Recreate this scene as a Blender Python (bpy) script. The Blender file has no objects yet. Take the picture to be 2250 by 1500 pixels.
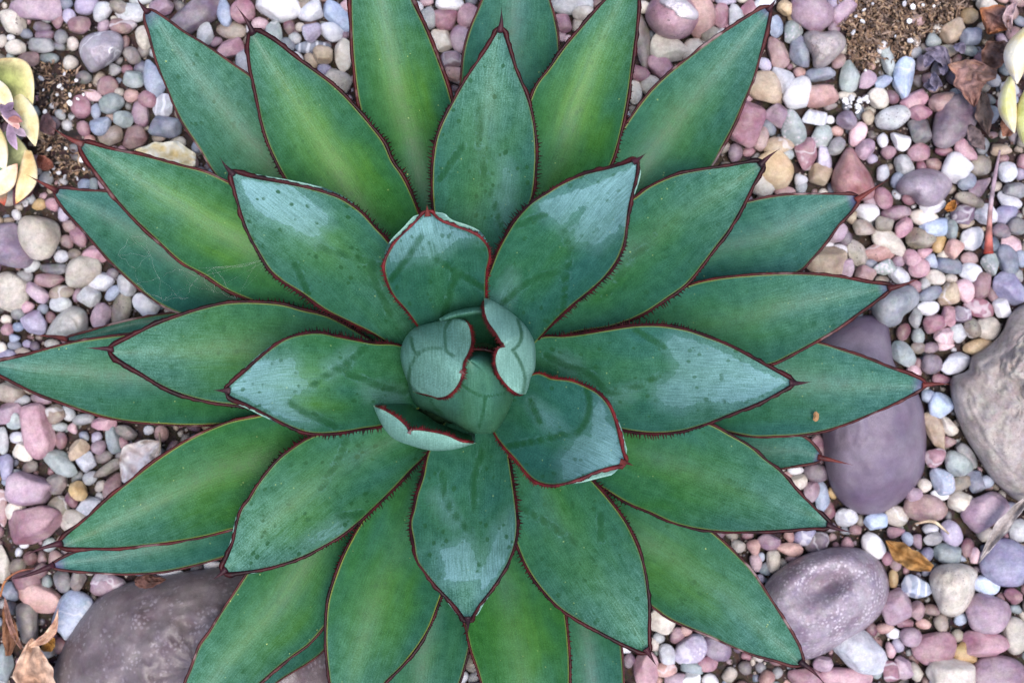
import bpy, bmesh, math, random
import numpy as np
from mathutils import Vector, Matrix, noise as mnoise

random.seed(11)
rng = np.random.default_rng(11)
sc = bpy.context.scene

# ------------------------------------------------------------------ camera
CAM_H = 1.05            # metres above the soil, looking straight down on the plant
GROUND_W = 0.80         # metres of ground across the frame
PW, PH = 2250.0, 1500.0
cam_d = bpy.data.cameras.new("camera")
cam = bpy.data.objects.new("camera", cam_d)
sc.collection.objects.link(cam)
cam.location = (0, 0, CAM_H)
cam.rotation_euler = (0, 0, 0)
cam_d.sensor_width = 36
cam_d.lens = 36 * CAM_H / GROUND_W
cam_d.clip_start = 0.01
cam_d.clip_end = 300
cam_d.dof.use_dof = True
cam_d.dof.focus_distance = CAM_H - 0.135
cam_d.dof.aperture_fstop = 6.3
sc.camera = cam

# ------------------------------------------------------------------ sky, sun, exposure
SUN_EL, SUN_AZ = math.radians(78), math.radians(146)     # soft light from the lower right of the picture
world = bpy.data.worlds.new("World")
sc.world = world
world.use_nodes = True
wn = world.node_tree
wn.nodes.clear()
wo = wn.nodes.new("ShaderNodeOutputWorld")
wb = wn.nodes.new("ShaderNodeBackground")
ws = wn.nodes.new("ShaderNodeTexSky")
ws.sky_type = 'NISHITA'
ws.sun_disc = False
ws.sun_elevation = SUN_EL
ws.sun_rotation = SUN_AZ
ws.air_density = 1.0
ws.dust_density = 3.0
wb.inputs[1].default_value = 0.12
wn.links.new(ws.outputs[0], wb.inputs[0])
wn.links.new(wb.outputs[0], wo.inputs[0])
sun_d = bpy.data.lights.new("sun", 'SUN')
sun_d.energy = 1.4
sun_d.angle = math.radians(26)
sun_d.color = (1.0, 0.98, 0.965)
sun = bpy.data.objects.new("sun", sun_d)
sc.collection.objects.link(sun)
_sd = Vector((math.sin(SUN_AZ) * math.cos(SUN_EL), math.cos(SUN_AZ) * math.cos(SUN_EL), math.sin(SUN_EL)))
sun.rotation_euler = (-_sd).to_track_quat('-Z', 'Y').to_euler()
sun.location = _sd * 5
sc.view_settings.view_transform = 'Standard'
sc.view_settings.look = 'None'
sc.view_settings.exposure = 0.98
sc.view_settings.gamma = 1.0
sc.view_settings.use_curve_mapping = False

# ------------------------------------------------------------------ helpers
PPM = PW / GROUND_W      # photo pixels per metre at soil level
COL = sc.collection

def w3(x, y, z):
    """plan position of the photo at height z -> metres"""
    f = (CAM_H - z) / CAM_H / PPM
    return ((x - PW / 2) * f, -(y - PH / 2) * f, z)

def w3a(P, z):
    f = (CAM_H - z) / CAM_H / PPM
    return np.stack([(P[..., 0] - PW / 2) * f, -(P[..., 1] - PH / 2) * f, z], -1)

def lin(c):
    return tuple(((v / 255) / 12.92 if v <= 10 else ((v / 255 + .055) / 1.055) ** 2.4) for v in c)

def sstep(a, b, x):
    t = np.clip((x - a) / (b - a), 0, 1)
    return t * t * (3 - 2 * t)

def link(o, parent=None):
    COL.objects.link(o)
    if parent is not None:
        o.parent = parent
    return o

def tag(o, label=None, cat=None, group=None, kind=None):
    for k, v in (("label", label), ("category", cat), ("group", group), ("kind", kind)):
        if v:
            o[k] = v
    return o

def empty(name, loc):
    o = bpy.data.objects.new(name, None)
    o.location = loc
    o.empty_display_size = .02
    return link(o)

def mesh_obj(name, V, F, mat, parent=None, smooth=True, attrs=None):
    me = bpy.data.meshes.new(name)
    V = np.asarray(V, dtype=np.float64)
    if parent is not None:
        V = V - np.array(world_loc(parent))
    me.from_pydata(V.tolist(), [], F if isinstance(F, list) else F.tolist())
    if attrs:
        for k, a in attrs.items():
            a = np.asarray(a, dtype=np.float32)
            if a.ndim == 1:
                at = me.attributes.new(k, 'FLOAT', 'POINT'); at.data.foreach_set('value', a)
            elif a.shape[1] == 3:
                at = me.attributes.new(k, 'FLOAT_VECTOR', 'POINT'); at.data.foreach_set('vector', a.ravel())
            else:
                at = me.attributes.new(k, 'FLOAT_COLOR', 'POINT'); at.data.foreach_set('color', a.ravel())
    if smooth:
        me.polygons.foreach_set('use_smooth', [True] * len(me.polygons))
    me.materials.append(mat)
    me.update()
    return link(bpy.data.objects.new(name, me), parent)

def world_loc(o):
    p = Vector((0, 0, 0))
    while o is not None:
        p += o.location; o = o.parent
    return tuple(p)

def fix_normals(V, F, ref=(0, 0, 1)):
    V = np.asarray(V); f = np.asarray(F)
    n = np.cross(V[f[:, 1]] - V[f[:, 0]], V[f[:, 2]] - V[f[:, 0]])
    return f if (n @ np.array(ref)).sum() >= 0 else f[:, ::-1]

def grid_faces(nr, nc, off=0, wrap=False):
    F = []
    for i in range(nr - 1):
        for j in range(nc if wrap else nc - 1):
            a = off + i * nc + j; b = off + i * nc + (j + 1) % nc
            F.append((a, b, b + nc, a + nc))
    return F

def spline(P, n, closed=False):
    """n points evenly along a Catmull-Rom curve through P (chord-length knots)"""
    P = [np.array(p, float) for p in P]
    Q = []
    for p in P:
        if not Q or np.linalg.norm(p - Q[-1]) > 1e-6:
            Q.append(p)
    P = Q
    if closed:
        ext = [P[-1]] + P + [P[0], P[1]]
    else:
        ext = [2 * P[0] - P[1]] + P + [2 * P[-1] - P[-2]]
    out = []
    for i in range(1, len(ext) - 2):
        p0, p1, p2, p3 = ext[i - 1:i + 3]
        t0 = 0; t1 = t0 + np.linalg.norm(p1 - p0) ** .5; t2 = t1 + np.linalg.norm(p2 - p1) ** .5; t3 = t2 + np.linalg.norm(p3 - p2) ** .5
        for t in np.linspace(t1, t2, 14, endpoint=False):
            A1 = (t1 - t) / (t1 - t0) * p0 + (t - t0) / (t1 - t0) * p1
            A2 = (t2 - t) / (t2 - t1) * p1 + (t - t1) / (t2 - t1) * p2
            A3 = (t3 - t) / (t3 - t2) * p2 + (t - t2) / (t3 - t2) * p3
            B1 = (t2 - t) / (t2 - t0) * A1 + (t - t0) / (t2 - t0) * A2
            B2 = (t3 - t) / (t3 - t1) * A2 + (t - t1) / (t3 - t1) * A3
            out.append((t2 - t) / (t2 - t1) * B1 + (t - t1) / (t2 - t1) * B2)
    out.append(P[0] if closed else P[-1])
    C = np.array(out)
    d = np.concatenate([[0], np.cumsum(np.linalg.norm(np.diff(C, axis=0), axis=1))])
    q = np.linspace(0, d[-1], n, endpoint=not closed)
    return np.stack([np.interp(q, d, C[:, k]) for k in range(C.shape[1])], -1)

def seg_dist(P, poly, closed=False):
    P = P.reshape(-1, 2); best = np.full(len(P), 1e9)
    pts = list(poly) + ([poly[0]] if closed else [])
    for a, b in zip(pts[:-1], pts[1:]):
        a = np.array(a, float); b = np.array(b, float)
        d = b - a; t = np.clip(((P - a) @ d) / (d @ d + 1e-9), 0, 1)
        best = np.minimum(best, np.linalg.norm(P - (a + t[:, None] * d), axis=1))
    return best

def inside(P, poly):
    P = P.reshape(-1, 2); r = np.zeros(len(P), bool); n = len(poly)
    for i in range(n):
        x1, y1 = poly[i]; x2, y2 = poly[(i + 1) % n]
        c = ((y1 > P[:, 1]) != (y2 > P[:, 1])) & (P[:, 0] < (x2 - x1) * (P[:, 1] - y1) / ((y2 - y1) or 1e-9) + x1)
        r ^= c
    return r

# ------------------------------------------------------------------ materials
class NG:
    """small helper round a material's node tree"""
    def __init__(s, name):
        s.mat = bpy.data.materials.new(name); s.mat.use_nodes = True
        s.t = s.mat.node_tree; s.t.nodes.clear()
        s.out = s.t.nodes.new("ShaderNodeOutputMaterial")
        s.bsdf = s.t.nodes.new("ShaderNodeBsdfPrincipled")
        s.t.links.new(s.bsdf.outputs[0], s.out.inputs[0])
    def put(s, sock, v):
        if isinstance(v, bpy.types.NodeSocket):
            s.t.links.new(v, sock)
        elif v is not None:
            if isinstance(v, (tuple, list)) and len(v) == 3 and sock.type == 'RGBA':
                v = (*v, 1)
            sock.default_value = v
    def n(s, ty, **kw):
        nd = s.t.nodes.new("ShaderNode" + ty)
        for k, v in kw.items():
            setattr(nd, k, v)
        return nd
    def m(s, op, a, b=None, c=None, clamp=False):
        nd = s.n("Math", operation=op, use_clamp=clamp)
        s.put(nd.inputs[0], a); s.put(nd.inputs[1], b); s.put(nd.inputs[2], c)
        return nd.outputs[0]
    def mix(s, f, a, b, mode='MIX'):
        nd = s.n("Mix", data_type='RGBA', blend_type=mode)
        s.put(nd.inputs[0], f); s.put(nd.inputs[6], a); s.put(nd.inputs[7], b)
        return nd.outputs[2]
    def sm(s, v, lo, hi, a=0., b=1.):
        nd = s.n("MapRange", interpolation_type='SMOOTHSTEP')
        s.put(nd.inputs[0], v)
        for i, q in enumerate((lo, hi, a, b)):
            s.put(nd.inputs[1 + i], q)
        return nd.outputs[0]
    def attr(s, name, ty='GEOMETRY', out=2):
        nd = s.n("Attribute", attribute_name=name, attribute_type=ty)
        return nd.outputs[out]
    def noise(s, vec, scale, detail=3., rough=.55, out=0):
        nd = s.n("TexNoise")
        s.put(nd.inputs['Vector'], vec)
        nd.inputs['Scale'].default_value = scale; nd.inputs['Detail'].default_value = detail; nd.inputs['Roughness'].default_value = rough
        return nd.outputs[out]
    def voro(s, vec, scale, feature='F1', out=0, rnd=1.):
        nd = s.n("TexVoronoi", feature=feature)
        s.put(nd.inputs['Vector'], vec); nd.inputs['Scale'].default_value = scale; nd.inputs['Randomness'].default_value = rnd
        return nd.outputs[out]
    def vm(s, op, a, b=None):
        nd = s.n("VectorMath", operation=op)
        s.put(nd.inputs[0], a); s.put(nd.inputs[1], b)
        return nd.outputs[0]
    def bump(s, h, strength, dist):
        nd = s.n("Bump")
        nd.inputs['Strength'].default_value = strength; nd.inputs['Distance'].default_value = dist
        s.put(nd.inputs['Height'], h)
        s.t.links.new(nd.outputs[0], s.bsdf.inputs['Normal'])
    def fin(s, col, rough=.5, spec=.5):
        s.put(s.bsdf.inputs['Base Color'], col); s.put(s.bsdf.inputs['Roughness'], rough); s.put(s.bsdf.inputs['Specular IOR Level'], spec)
        return s.mat

def mat_leaf():
    g = NG("agave_leaf")
    flow = g.attr('flow', out=1)                       # across / along the blade, 1 = 100 photo px
    u = g.attr('across'); s = g.attr('along'); edge = g.attr('edge'); wax = g.attr('wax_sd'); ln = g.attr('imprint'); back = g.attr('back')
    O = lambda k: g.attr(k, 'OBJECT')
    blue, glow, dust, spots = O('blueness'), O('glow'), O('bloom'), O('scars')
    rnd = g.n("ObjectInfo").outputs['Random']
    off = g.n("CombineXYZ"); g.put(off.inputs[0], g.m('MULTIPLY', rnd, 71.)); g.put(off.inputs[1], g.m('MULTIPLY', rnd, 37.))
    fv = g.vm('ADD', flow, off.outputs[0])
    streakv = g.vm('MULTIPLY', fv, (1, .045, 1))
    n_lo = g.noise(g.vm('MULTIPLY', fv, (1, .45, 1)), 1.1, 2.)
    n_mid = g.noise(fv, 4., 4.)
    n_st = g.noise(streakv, 42., 3.)
    n_st2 = g.noise(g.vm('MULTIPLY', fv, (1, .035, 1)), 6., 2.)
    n_fine = g.noise(fv, 30., 3., .7)
    green = g.mix(n_mid, lin((22, 70, 22)), lin((48, 106, 38)))
    bgreen = g.mix(n_mid, lin((20, 68, 58)), lin((46, 102, 90)))
    bf = g.m('ADD', g.m('ADD', g.m('MULTIPLY', blue, .80), g.m('MULTIPLY', g.m('SUBTRACT', n_lo, .5), 1.7)), g.m('MULTIPLY', g.m('SUBTRACT', g.m('ABSOLUTE', u), .45), .15))
    bf = g.m('ADD', bf, g.sm(s, .55, 1., 0., .20), clamp=True)
    c = g.mix(bf, green, bgreen)
    # yellow-green glow along the middle of the blade
    gl = g.m('MULTIPLY', g.sm(g.m('ABSOLUTE', g.m('ADD', u, g.m('MULTIPLY', g.m('SUBTRACT', n_lo, .5), 1.5))), .95, .0), g.m('MULTIPLY', g.sm(s, .30, .55), g.sm(s, .95, .66)))
    gl = g.m('MULTIPLY', gl, g.m('MULTIPLY', glow, g.sm(n_st2, .1, .8, .35, 1.)), clamp=True)
    c = g.mix(g.m('MULTIPLY', gl, .62), c, lin((94, 142, 38)))
    # streaky pale wax bloom; its growth to the tip also paints in light falloff
    du = g.m('ADD', g.m('MULTIPLY', g.sm(s, .35, .95, .25, 1.), dust), g.sm(s, .50, 1.0, 0., .48))
    du = g.m('MULTIPLY', du, g.sm(g.m('ADD', g.m('MULTIPLY', n_st, .35), g.m('ADD', g.m('MULTIPLY', n_mid, .3), g.m('MULTIPLY', n_fine, .4))), .36, .72, .1, 1.))
    c = g.mix(g.m('MULTIPLY', du, .72, clamp=True), c, lin((110, 154, 142)))
    # imprints of neighbouring leaves in the bloom
    jag = g.m('MULTIPLY', g.m('SUBTRACT', g.noise(fv, 7., 3.), .5), 20.)
    wsd = g.m('ADD', wax, jag)
    wf = g.m('MULTIPLY', g.sm(wsd, 1.8, -1.8), g.sm(g.m('ADD', n_st, g.m('MULTIPLY', n_lo, .5)), .42, .95, .40, .95))
    wf = g.m('MULTIPLY', wf, g.sm(g.m('ADD', s, g.m('MULTIPLY', g.m('SUBTRACT', n_mid, .5), .3)), .35, .9, .30, 1.))
    rim = g.m('MULTIPLY', g.sm(wsd, 30., 0.), .18)
    c = g.mix(g.m('MULTIPLY', g.m('MAXIMUM', wf, rim), .78), c, lin((132, 172, 178)))
    c = g.mix(back, c, g.mix(n_st, lin((118, 164, 152)), lin((162, 200, 188))))
    lnj = g.m('ADD', g.m('ADD', ln, g.m('MULTIPLY', jag, .25)), g.m('MULTIPLY', g.m('SUBTRACT', g.noise(fv, 24., 2.), .5), 9.))
    lf = g.m('MULTIPLY', g.sm(lnj, 12., 2.), g.sm(n_lo, .25, .6, .45, .8))
    c = g.mix(lf, c, lin((28, 74, 40)))
    lp = g.m('MULTIPLY', g.sm(g.m('ABSOLUTE', g.m('SUBTRACT', lnj, 9.5)), 2.6, .4), g.sm(g.noise(fv, 5., 2.), .45, .7, 0., .2))
    c = g.mix(lp, c, lin((104, 150, 150)))
    # droplet marks where water washed the bloom off
    dv = g.voro(g.vm('MULTIPLY', fv, (1, .8, 1)), 5.2)
    df = g.m('MULTIPLY', g.m('MULTIPLY', g.sm(g.m('ADD', dv, g.m('MULTIPLY', g.m('SUBTRACT', n_mid, .5), .35)), .27, .2), g.sm(g.noise(fv, 1.6, 2.), .46, .56)), g.m('MULTIPLY', dust, g.sm(back, 0., .05, 1., 0.)))
    c = g.mix(df, c, lin((32, 76, 40)))
    # pale scars and specks
    sv = g.voro(fv, 4.3)
    sf = g.m('MULTIPLY', g.sm(g.m('ADD', sv, g.m('MULTIPLY', g.m('SUBTRACT', g.noise(fv, 20., 3.), .5), .20)), .085, .05), g.m('MULTIPLY', g.sm(g.noise(g.vm('ADD', fv, (9, 3, 0)), 1.3, 2.), .46, .56), spots))
    c = g.mix(sf, c, lin((176, 196, 120)))
    # fine grain of the skin
    c = g.mix(.36, c, g.mix(g.sm(n_fine, .25, .75), (.22, .22, .22), (.78, .78, .78)), 'OVERLAY')
    c = g.mix(.14, c, g.mix(g.sm(n_st, .3, .7), (.32, .32, .32), (.70, .70, .70)), 'OVERLAY')
    # thin yellow line inside the margin
    ej = g.m('ADD', edge, g.m('MULTIPLY', g.m('SUBTRACT', n_mid, .5), 2.))
    yf = g.m('MULTIPLY', g.m('MULTIPLY', g.sm(ej, 5., 1.2), O('yellow_rim')), g.m('MULTIPLY', g.sm(s, .95, .6), g.sm(n_lo, .3, .6, .35, .85)))
    c = g.mix(yf, c, lin((140, 140, 40)))
    pf = g.m('MULTIPLY', g.sm(g.m('ADD', s, g.m('MULTIPLY', g.m('SUBTRACT', n_mid, .5), .03)), .945, .985), O('tip_purple'))
    c = g.mix(g.m('MULTIPLY', pf, .8), c, lin((98, 84, 128)))
    g.bump(g.m('ADD', g.m('MULTIPLY', n_st, .5), g.m('MULTIPLY', n_fine, .5)), .22, .0012)
    rough = g.sm(n_mid, .2, .8, .36, .50)
    m = g.fin(c, rough, .22)
    return m

def mat_margin(name, c1, c2, grey):
    g = NG(name)
    co = g.n("TexCoord").outputs['Object']
    a = g.noise(co, 90., 3.); b = g.noise(co, 420., 3.)
    c = g.mix(g.sm(a, .3, .7), lin(c1), lin(c2))
    c = g.mix(g.m('MULTIPLY', g.sm(g.noise(co, 38., 3.), .56, .66), grey), c, lin((150, 128, 126)))
    c = g.mix(.4, c, g.mix(b, (.3, .3, .3), (.7, .7, .7)), 'OVERLAY')
    g.bump(b, .4, .0008)
    return g.fin(c, .5, .22)

def mat_stone(name, source, veins=None, specks=0., bands=0., pits=0., rough=.55, scale=1.):
    """colour from the object (source='object'), the vertex attribute 'tint' (source='tint')"""
    g = NG(name)
    oi = g.n("ObjectInfo")
    base = oi.outputs['Color'] if source == 'object' else g.attr('tint', out=0)
    co = g.n("TexCoord").outputs['Object']
    if source == 'object':
        ge = g.n("NewGeometry"); co = ge.outputs['Position']
    rnd = oi.outputs['Random']
    off = g.n("CombineXYZ"); g.put(off.inputs[0], g.m('MULTIPLY', rnd, 13.)); g.put(off.inputs[2], g.m('MULTIPLY', rnd, 7.))
    p = g.vm('ADD', co, off.outputs[0])
    a = g.noise(p, 55. / scale, 3.); b = g.noise(p, 330. / scale, 4., .65); d = g.noise(p, 1400., 2.)
    hs = g.n("HueSaturation"); g.put(hs.inputs['Color'], base); hs.inputs['Saturation'].default_value = .97
    base = hs.outputs[0]
    e = g.noise(g.vm('ADD', p, (3.3, 1.1, .2)), 120. / scale, 4., .6, out=1)
    kk = .5 if scale > 1.1 else 1.
    c = g.mix(g.sm(a, .25, .75), g.mix(.34 * kk, base, lin((86, 74, 82))), g.mix(.22 * kk, base, lin((240, 234, 230))))
    c = g.mix(.03 if scale > 1.1 else .09, c, g.mix(.75, e, c, 'OVERLAY'))
    c = g.mix(.75 * kk, c, g.mix(b, (.18, .18, .18), (.82, .82, .82)), 'OVERLAY')
    c = g.mix(.55, c, g.mix(d, (.15, .15, .15), (.85, .85, .85)), 'OVERLAY')
    # a faint vein on some stones
    vn = g.m('ABSOLUTE', g.m('SUBTRACT', g.noise(p, 32. / scale, 3., .5), .5))
    vs = g.m('MULTIPLY', g.sm(vn, .025, .006), g.sm(rnd, .88, .89, 0., .4) if veins is None else veins)
    c = g.mix(vs, c, lin((226, 222, 226)))
    if bands:
        wv = g.n("TexWave", wave_type='BANDS'); g.put(wv.inputs['Vector'], p); wv.inputs['Scale'].default_value = 48; wv.inputs['Distortion'].default_value = 5
        c = g.mix(g.m('MULTIPLY', g.sm(wv.outputs[1], .6, .95), bands), c, lin((222, 222, 230)))
    if specks:
        sp = g.m('ADD', g.voro(p, 330. / scale), g.m('MULTIPLY', g.m('SUBTRACT', g.noise(p, 700., 2.), .5), .7))
        c = g.mix(g.m('MULTIPLY', g.m('MULTIPLY', g.sm(sp, .42, .28), g.sm(g.noise(p, 60., 3.), .40, .62, .10, 1.)), specks), c, lin((206, 194, 204)))
    if pits:
        pt = g.voro(p, 420.)
        c = g.mix(g.m('MULTIPLY', g.sm(pt, .30, .16), g.m('MULTIPLY', g.sm(g.noise(p, 120., 2.), .5, .6), pits)), c, lin((70, 60, 64)))
    g.bump(g.m('ADD', g.m('MULTIPLY', b, .7), g.m('MULTIPLY', d, .3)), .35, .0016)
    return g.fin(c, g.sm(a, .2, .8, rough - .17, rough + .06), .5)

def mat_soil():
    g = NG("soil")
    co = g.n("NewGeometry").outputs['Position']
    a = g.noise(co, 60., 5., .7); b = g.noise(co, 600., 4., .7); v = g.voro(co, 260., out=1)
    c = g.mix(g.sm(a, .3, .7), lin((40, 32, 31)), lin((82, 66, 58)))
    c = g.mix(.6, c, g.mix(b, (.15, .15, .15), (.85, .85, .85)), 'OVERLAY')
    c = g.mix(.02, c, v)
    g.bump(g.m('ADD', a, b), .8, .004)
    return g.fin(c, .9, .2)

def mat_tinted(name, rough=.7, veins=False, spec=.3, scale=1.):
    """plant litter and small plants: colour from the vertex attribute 'tint'"""
    g = NG(name)
    base = g.attr('tint', out=0)
    co = g.n("NewGeometry").outputs['Position']
    a = g.noise(co, 110. * scale, 4., .6); b = g.noise(co, 700., 3., .6)
    c = g.mix(.8, base, g.mix(g.sm(a, .25, .75), (.15, .15, .15), (.8, .8, .8)), 'OVERLAY')
    c = g.mix(.4, c, g.mix(b, (.25, .25, .25), (.75, .75, .75)), 'OVERLAY')
    h = g.m('ADD', a, b)
    if veins:
        fl = g.attr('flow', out=1)
        st = g.noise(g.vm('MULTIPLY', fl, (1, .08, 1)), 9., 3.)
        c = g.mix(.45, c, g.mix(st, (.2, .2, .2), (.8, .8, .8)), 'OVERLAY')
        h = g.m('ADD', h, st)
    g.bump(h, .4, .0015)
    return g.fin(c, rough, spec)

M_LEAF = mat_leaf()
M_MARG = mat_margin("agave_margin_dark", (30, 9, 14), (66, 18, 22), .0)
M_MARG2 = mat_margin("agave_margin_red", (46, 14, 16), (84, 27, 26), .3)
M_MARG3 = mat_margin("agave_margin_worn", (50, 22, 25), (88, 44, 42), .75)
M_MARGB = mat_margin("agave_margin_bright", (64, 16, 23), (112, 34, 36), .0)
M_SPINE = mat_margin("agave_spine", (32, 13, 22), (66, 26, 36), .15)
M_SPINE2 = mat_margin("agave_spine_red", (62, 20, 22), (108, 46, 40), .4)
M_PEB = mat_stone("pebble", 'object')
M_PEBV = mat_stone("pebble_veined", 'object', veins=.9)
M_PEBS = mat_stone("pebble_speckled", 'object', specks=.8)
M_PEBB = mat_stone("pebble_banded", 'object', bands=.7)
M_PEBP = mat_stone("pebble_pitted", 'object', pits=.9)
M_BOULD = mat_stone("boulder", 'object', veins=0., scale=1.8, rough=.60)
M_BOULDS = mat_stone("boulder_speckled", 'object', veins=0., specks=.8, scale=1., rough=.5)
M_BOULDD = mat_stone("boulder_dark", 'object', veins=0., specks=.22, scale=1.2, rough=.5)
M_CRAG = mat_stone("boulder_craggy", 'object', veins=0., pits=.5, rough=.75)
M_GRAV = mat_stone("gravel", 'tint')
M_SOIL = mat_soil()
M_DRY = mat_tinted("dry_leaf", .65, True)
M_FRESH = mat_tinted("succulent_leaf", .55, True, .25, .5)
M_BITS = mat_tinted("litter", .85)

# ------------------------------------------------------------------ ground
def make_ground():
    n = 150; half = .75
    xs = np.linspace(-half, half, n)
    X, Y = np.meshgrid(xs, xs)
    Z = np.array([mnoise.noise(Vector((x * 14, y * 14, 0))) * .004 + mnoise.noise(Vector((x * 60, y * 60, 3))) * .0018
                  for x, y in zip(X.ravel(), Y.ravel())]).reshape(X.shape)
    Z *= np.clip((half - np.maximum(abs(X), abs(Y))) / .1, 0, 1)
    V = np.stack([X, Y, Z], -1).reshape(-1, 3)
    F = [tuple(f) for f in grid_faces(n, n)]
    k = len(V); big = 60.
    ring = [(-half, -half), (half, -half), (half, half), (-half, half)]
    V = np.concatenate([V, [(*p, 0) for p in ring], [(p[0] / half * big, p[1] / half * big, 0) for p in ring]])
    for i in range(4):
        j = (i + 1) % 4
        F.append((k + i, k + 4 + i, k + 4 + j, k + j))
    o = mesh_obj("ground", V, F, M_SOIL)
    tag(o, kind="structure", label="dark brown garden soil under the pebbles")
make_ground()

# ------------------------------------------------------------------ the agave
AX, AY = 1030., 800.        # where the rosette's axis stands in the plan
agave = empty("agave_plant", w3(AX, AY, 0.0))
tag(agave, "large blue-green agave rosette with maroon spiny leaf margins filling the pebble bed", "agave")

def leaf_z(rank, rho):
    zb = .016 + .070 * rank
    k = .045 + .088 * rank ** 1.5 + .17 * max(0., rank - .78) / .22
    return zb + k * rho

def margin_mesh(E, out, alng, wpx, teeth, seed, parent, mat, tooth_len=9., pitch=8.5, ragged=.45):
    """horny strip along an edge with the small hooked teeth that stand on it"""
    r = random.Random(seed)
    n = len(E); up = np.array([0, 0, 1.])
    px = 1 / PPM * .85
    V = []; F = []
    jit = np.array([1 + ragged * mnoise.noise(Vector((i * .55, seed * 3.1, 0))) + ragged * mnoise.noise(Vector((i * .13, seed * 1.7, 4))) for i in range(n)])
    w = wpx * jit * px
    for i in range(n):
        e, o = E[i], out[i]
        V += [e - o * 1.2 * px + up * .0003, e + o * w[i] * .5 + up * .0006, e + o * w[i] - up * .0002, e + o * w[i] * .35 - up * .0009]
    F += grid_faces(n, 4, 0, True)
    F += [(3, 2, 1, 0), ((n - 1) * 4, (n - 1) * 4 + 1, (n - 1) * 4 + 2, (n - 1) * 4 + 3)]
    d = np.concatenate([[0], np.cumsum(np.linalg.norm(np.diff(E, axis=0), axis=1))])
    t0, t1, dens = teeth
    pos = t0 * d[-1]
    while pos < t1 * d[-1]:
        e = np.array([np.interp(pos, d, E[:, k]) for k in range(3)]); f = pos / d[-1]
        o = np.array([np.interp(pos, d, out[:, k]) for k in range(3)]); a = np.array([np.interp(pos, d, alng[:, k]) for k in range(3)])
        ww = np.interp(pos, d, w)
        fade = min(1, (f - t0) / .08, (t1 - f) / .2)
        L = tooth_len * px * r.uniform(.45, 1.25) * max(.15, fade)
        b = e + o * ww * .8; hb = 2.3 * px * r.uniform(.8, 1.3)
        k = len(V)
        V += [b - a * hb, b + a * hb, b + up * .0011, b - up * .0008, b + o * (L + ww * .25) + a * L * r.uniform(-.15, .55) + up * L * r.uniform(-.1, .3)]
        F += [(k, k + 2, k + 4), (k + 2, k + 1, k + 4), (k + 1, k + 3, k + 4), (k + 3, k, k + 4)]
        pos += pitch * px * r.uniform(.65, 1.5) / dens
    return mesh_obj("margin", V, F, mat, parent)

def spine_mesh(p0, p1, z0, z1, r0, parent, mat, bend=0.):
    n = 12; m = 8; V = []; px = 1 / PPM * .85
    p0 = np.array(p0, float); p1 = np.array(p1, float); d = (p1 - p0); L = np.linalg.norm(d); d /= L; nrm = np.array([-d[1], d[0]])
    for i in range(n):
        t = i / (n - 1)
        c = p0 + d * L * t + nrm * bend * math.sin(math.pi * t) * L
        z = z0 + (z1 - z0) * t
        rr = max(.25, r0 * (1 - t) ** 1.25) * px
        x, y, z = w3(c[0], c[1], z)
        for k in range(m):
            a = 2 * math.pi * k / m
            V.append((x + nrm[0] * rr * math.cos(a), y - nrm[1] * rr * math.cos(a), z + rr * .7 * math.sin(a)))
    F = grid_faces(n, m, 0, True)
    F.append(tuple(range(m))); F.append(tuple((n - 1) * m + k for k in reversed(range(m))))
    return mesh_obj("spine", V, F, mat, parent)

def plan_attrs(P, polys, lines):
    wax = np.full(P.reshape(-1, 2).shape[0], 60.)
    for pg in polys:
        sd = seg_dist(P, pg, True); sd = np.where(inside(P, pg), -sd, sd)
        wax = np.minimum(wax, sd)
    im = np.full(len(wax), 60.)
    for l in lines:
        im = np.minimum(im, seg_dist(P, spline(l, 24) if len(l) > 2 else l))
    return np.clip(wax, -60, 60), np.clip(im, 0, 60)

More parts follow.
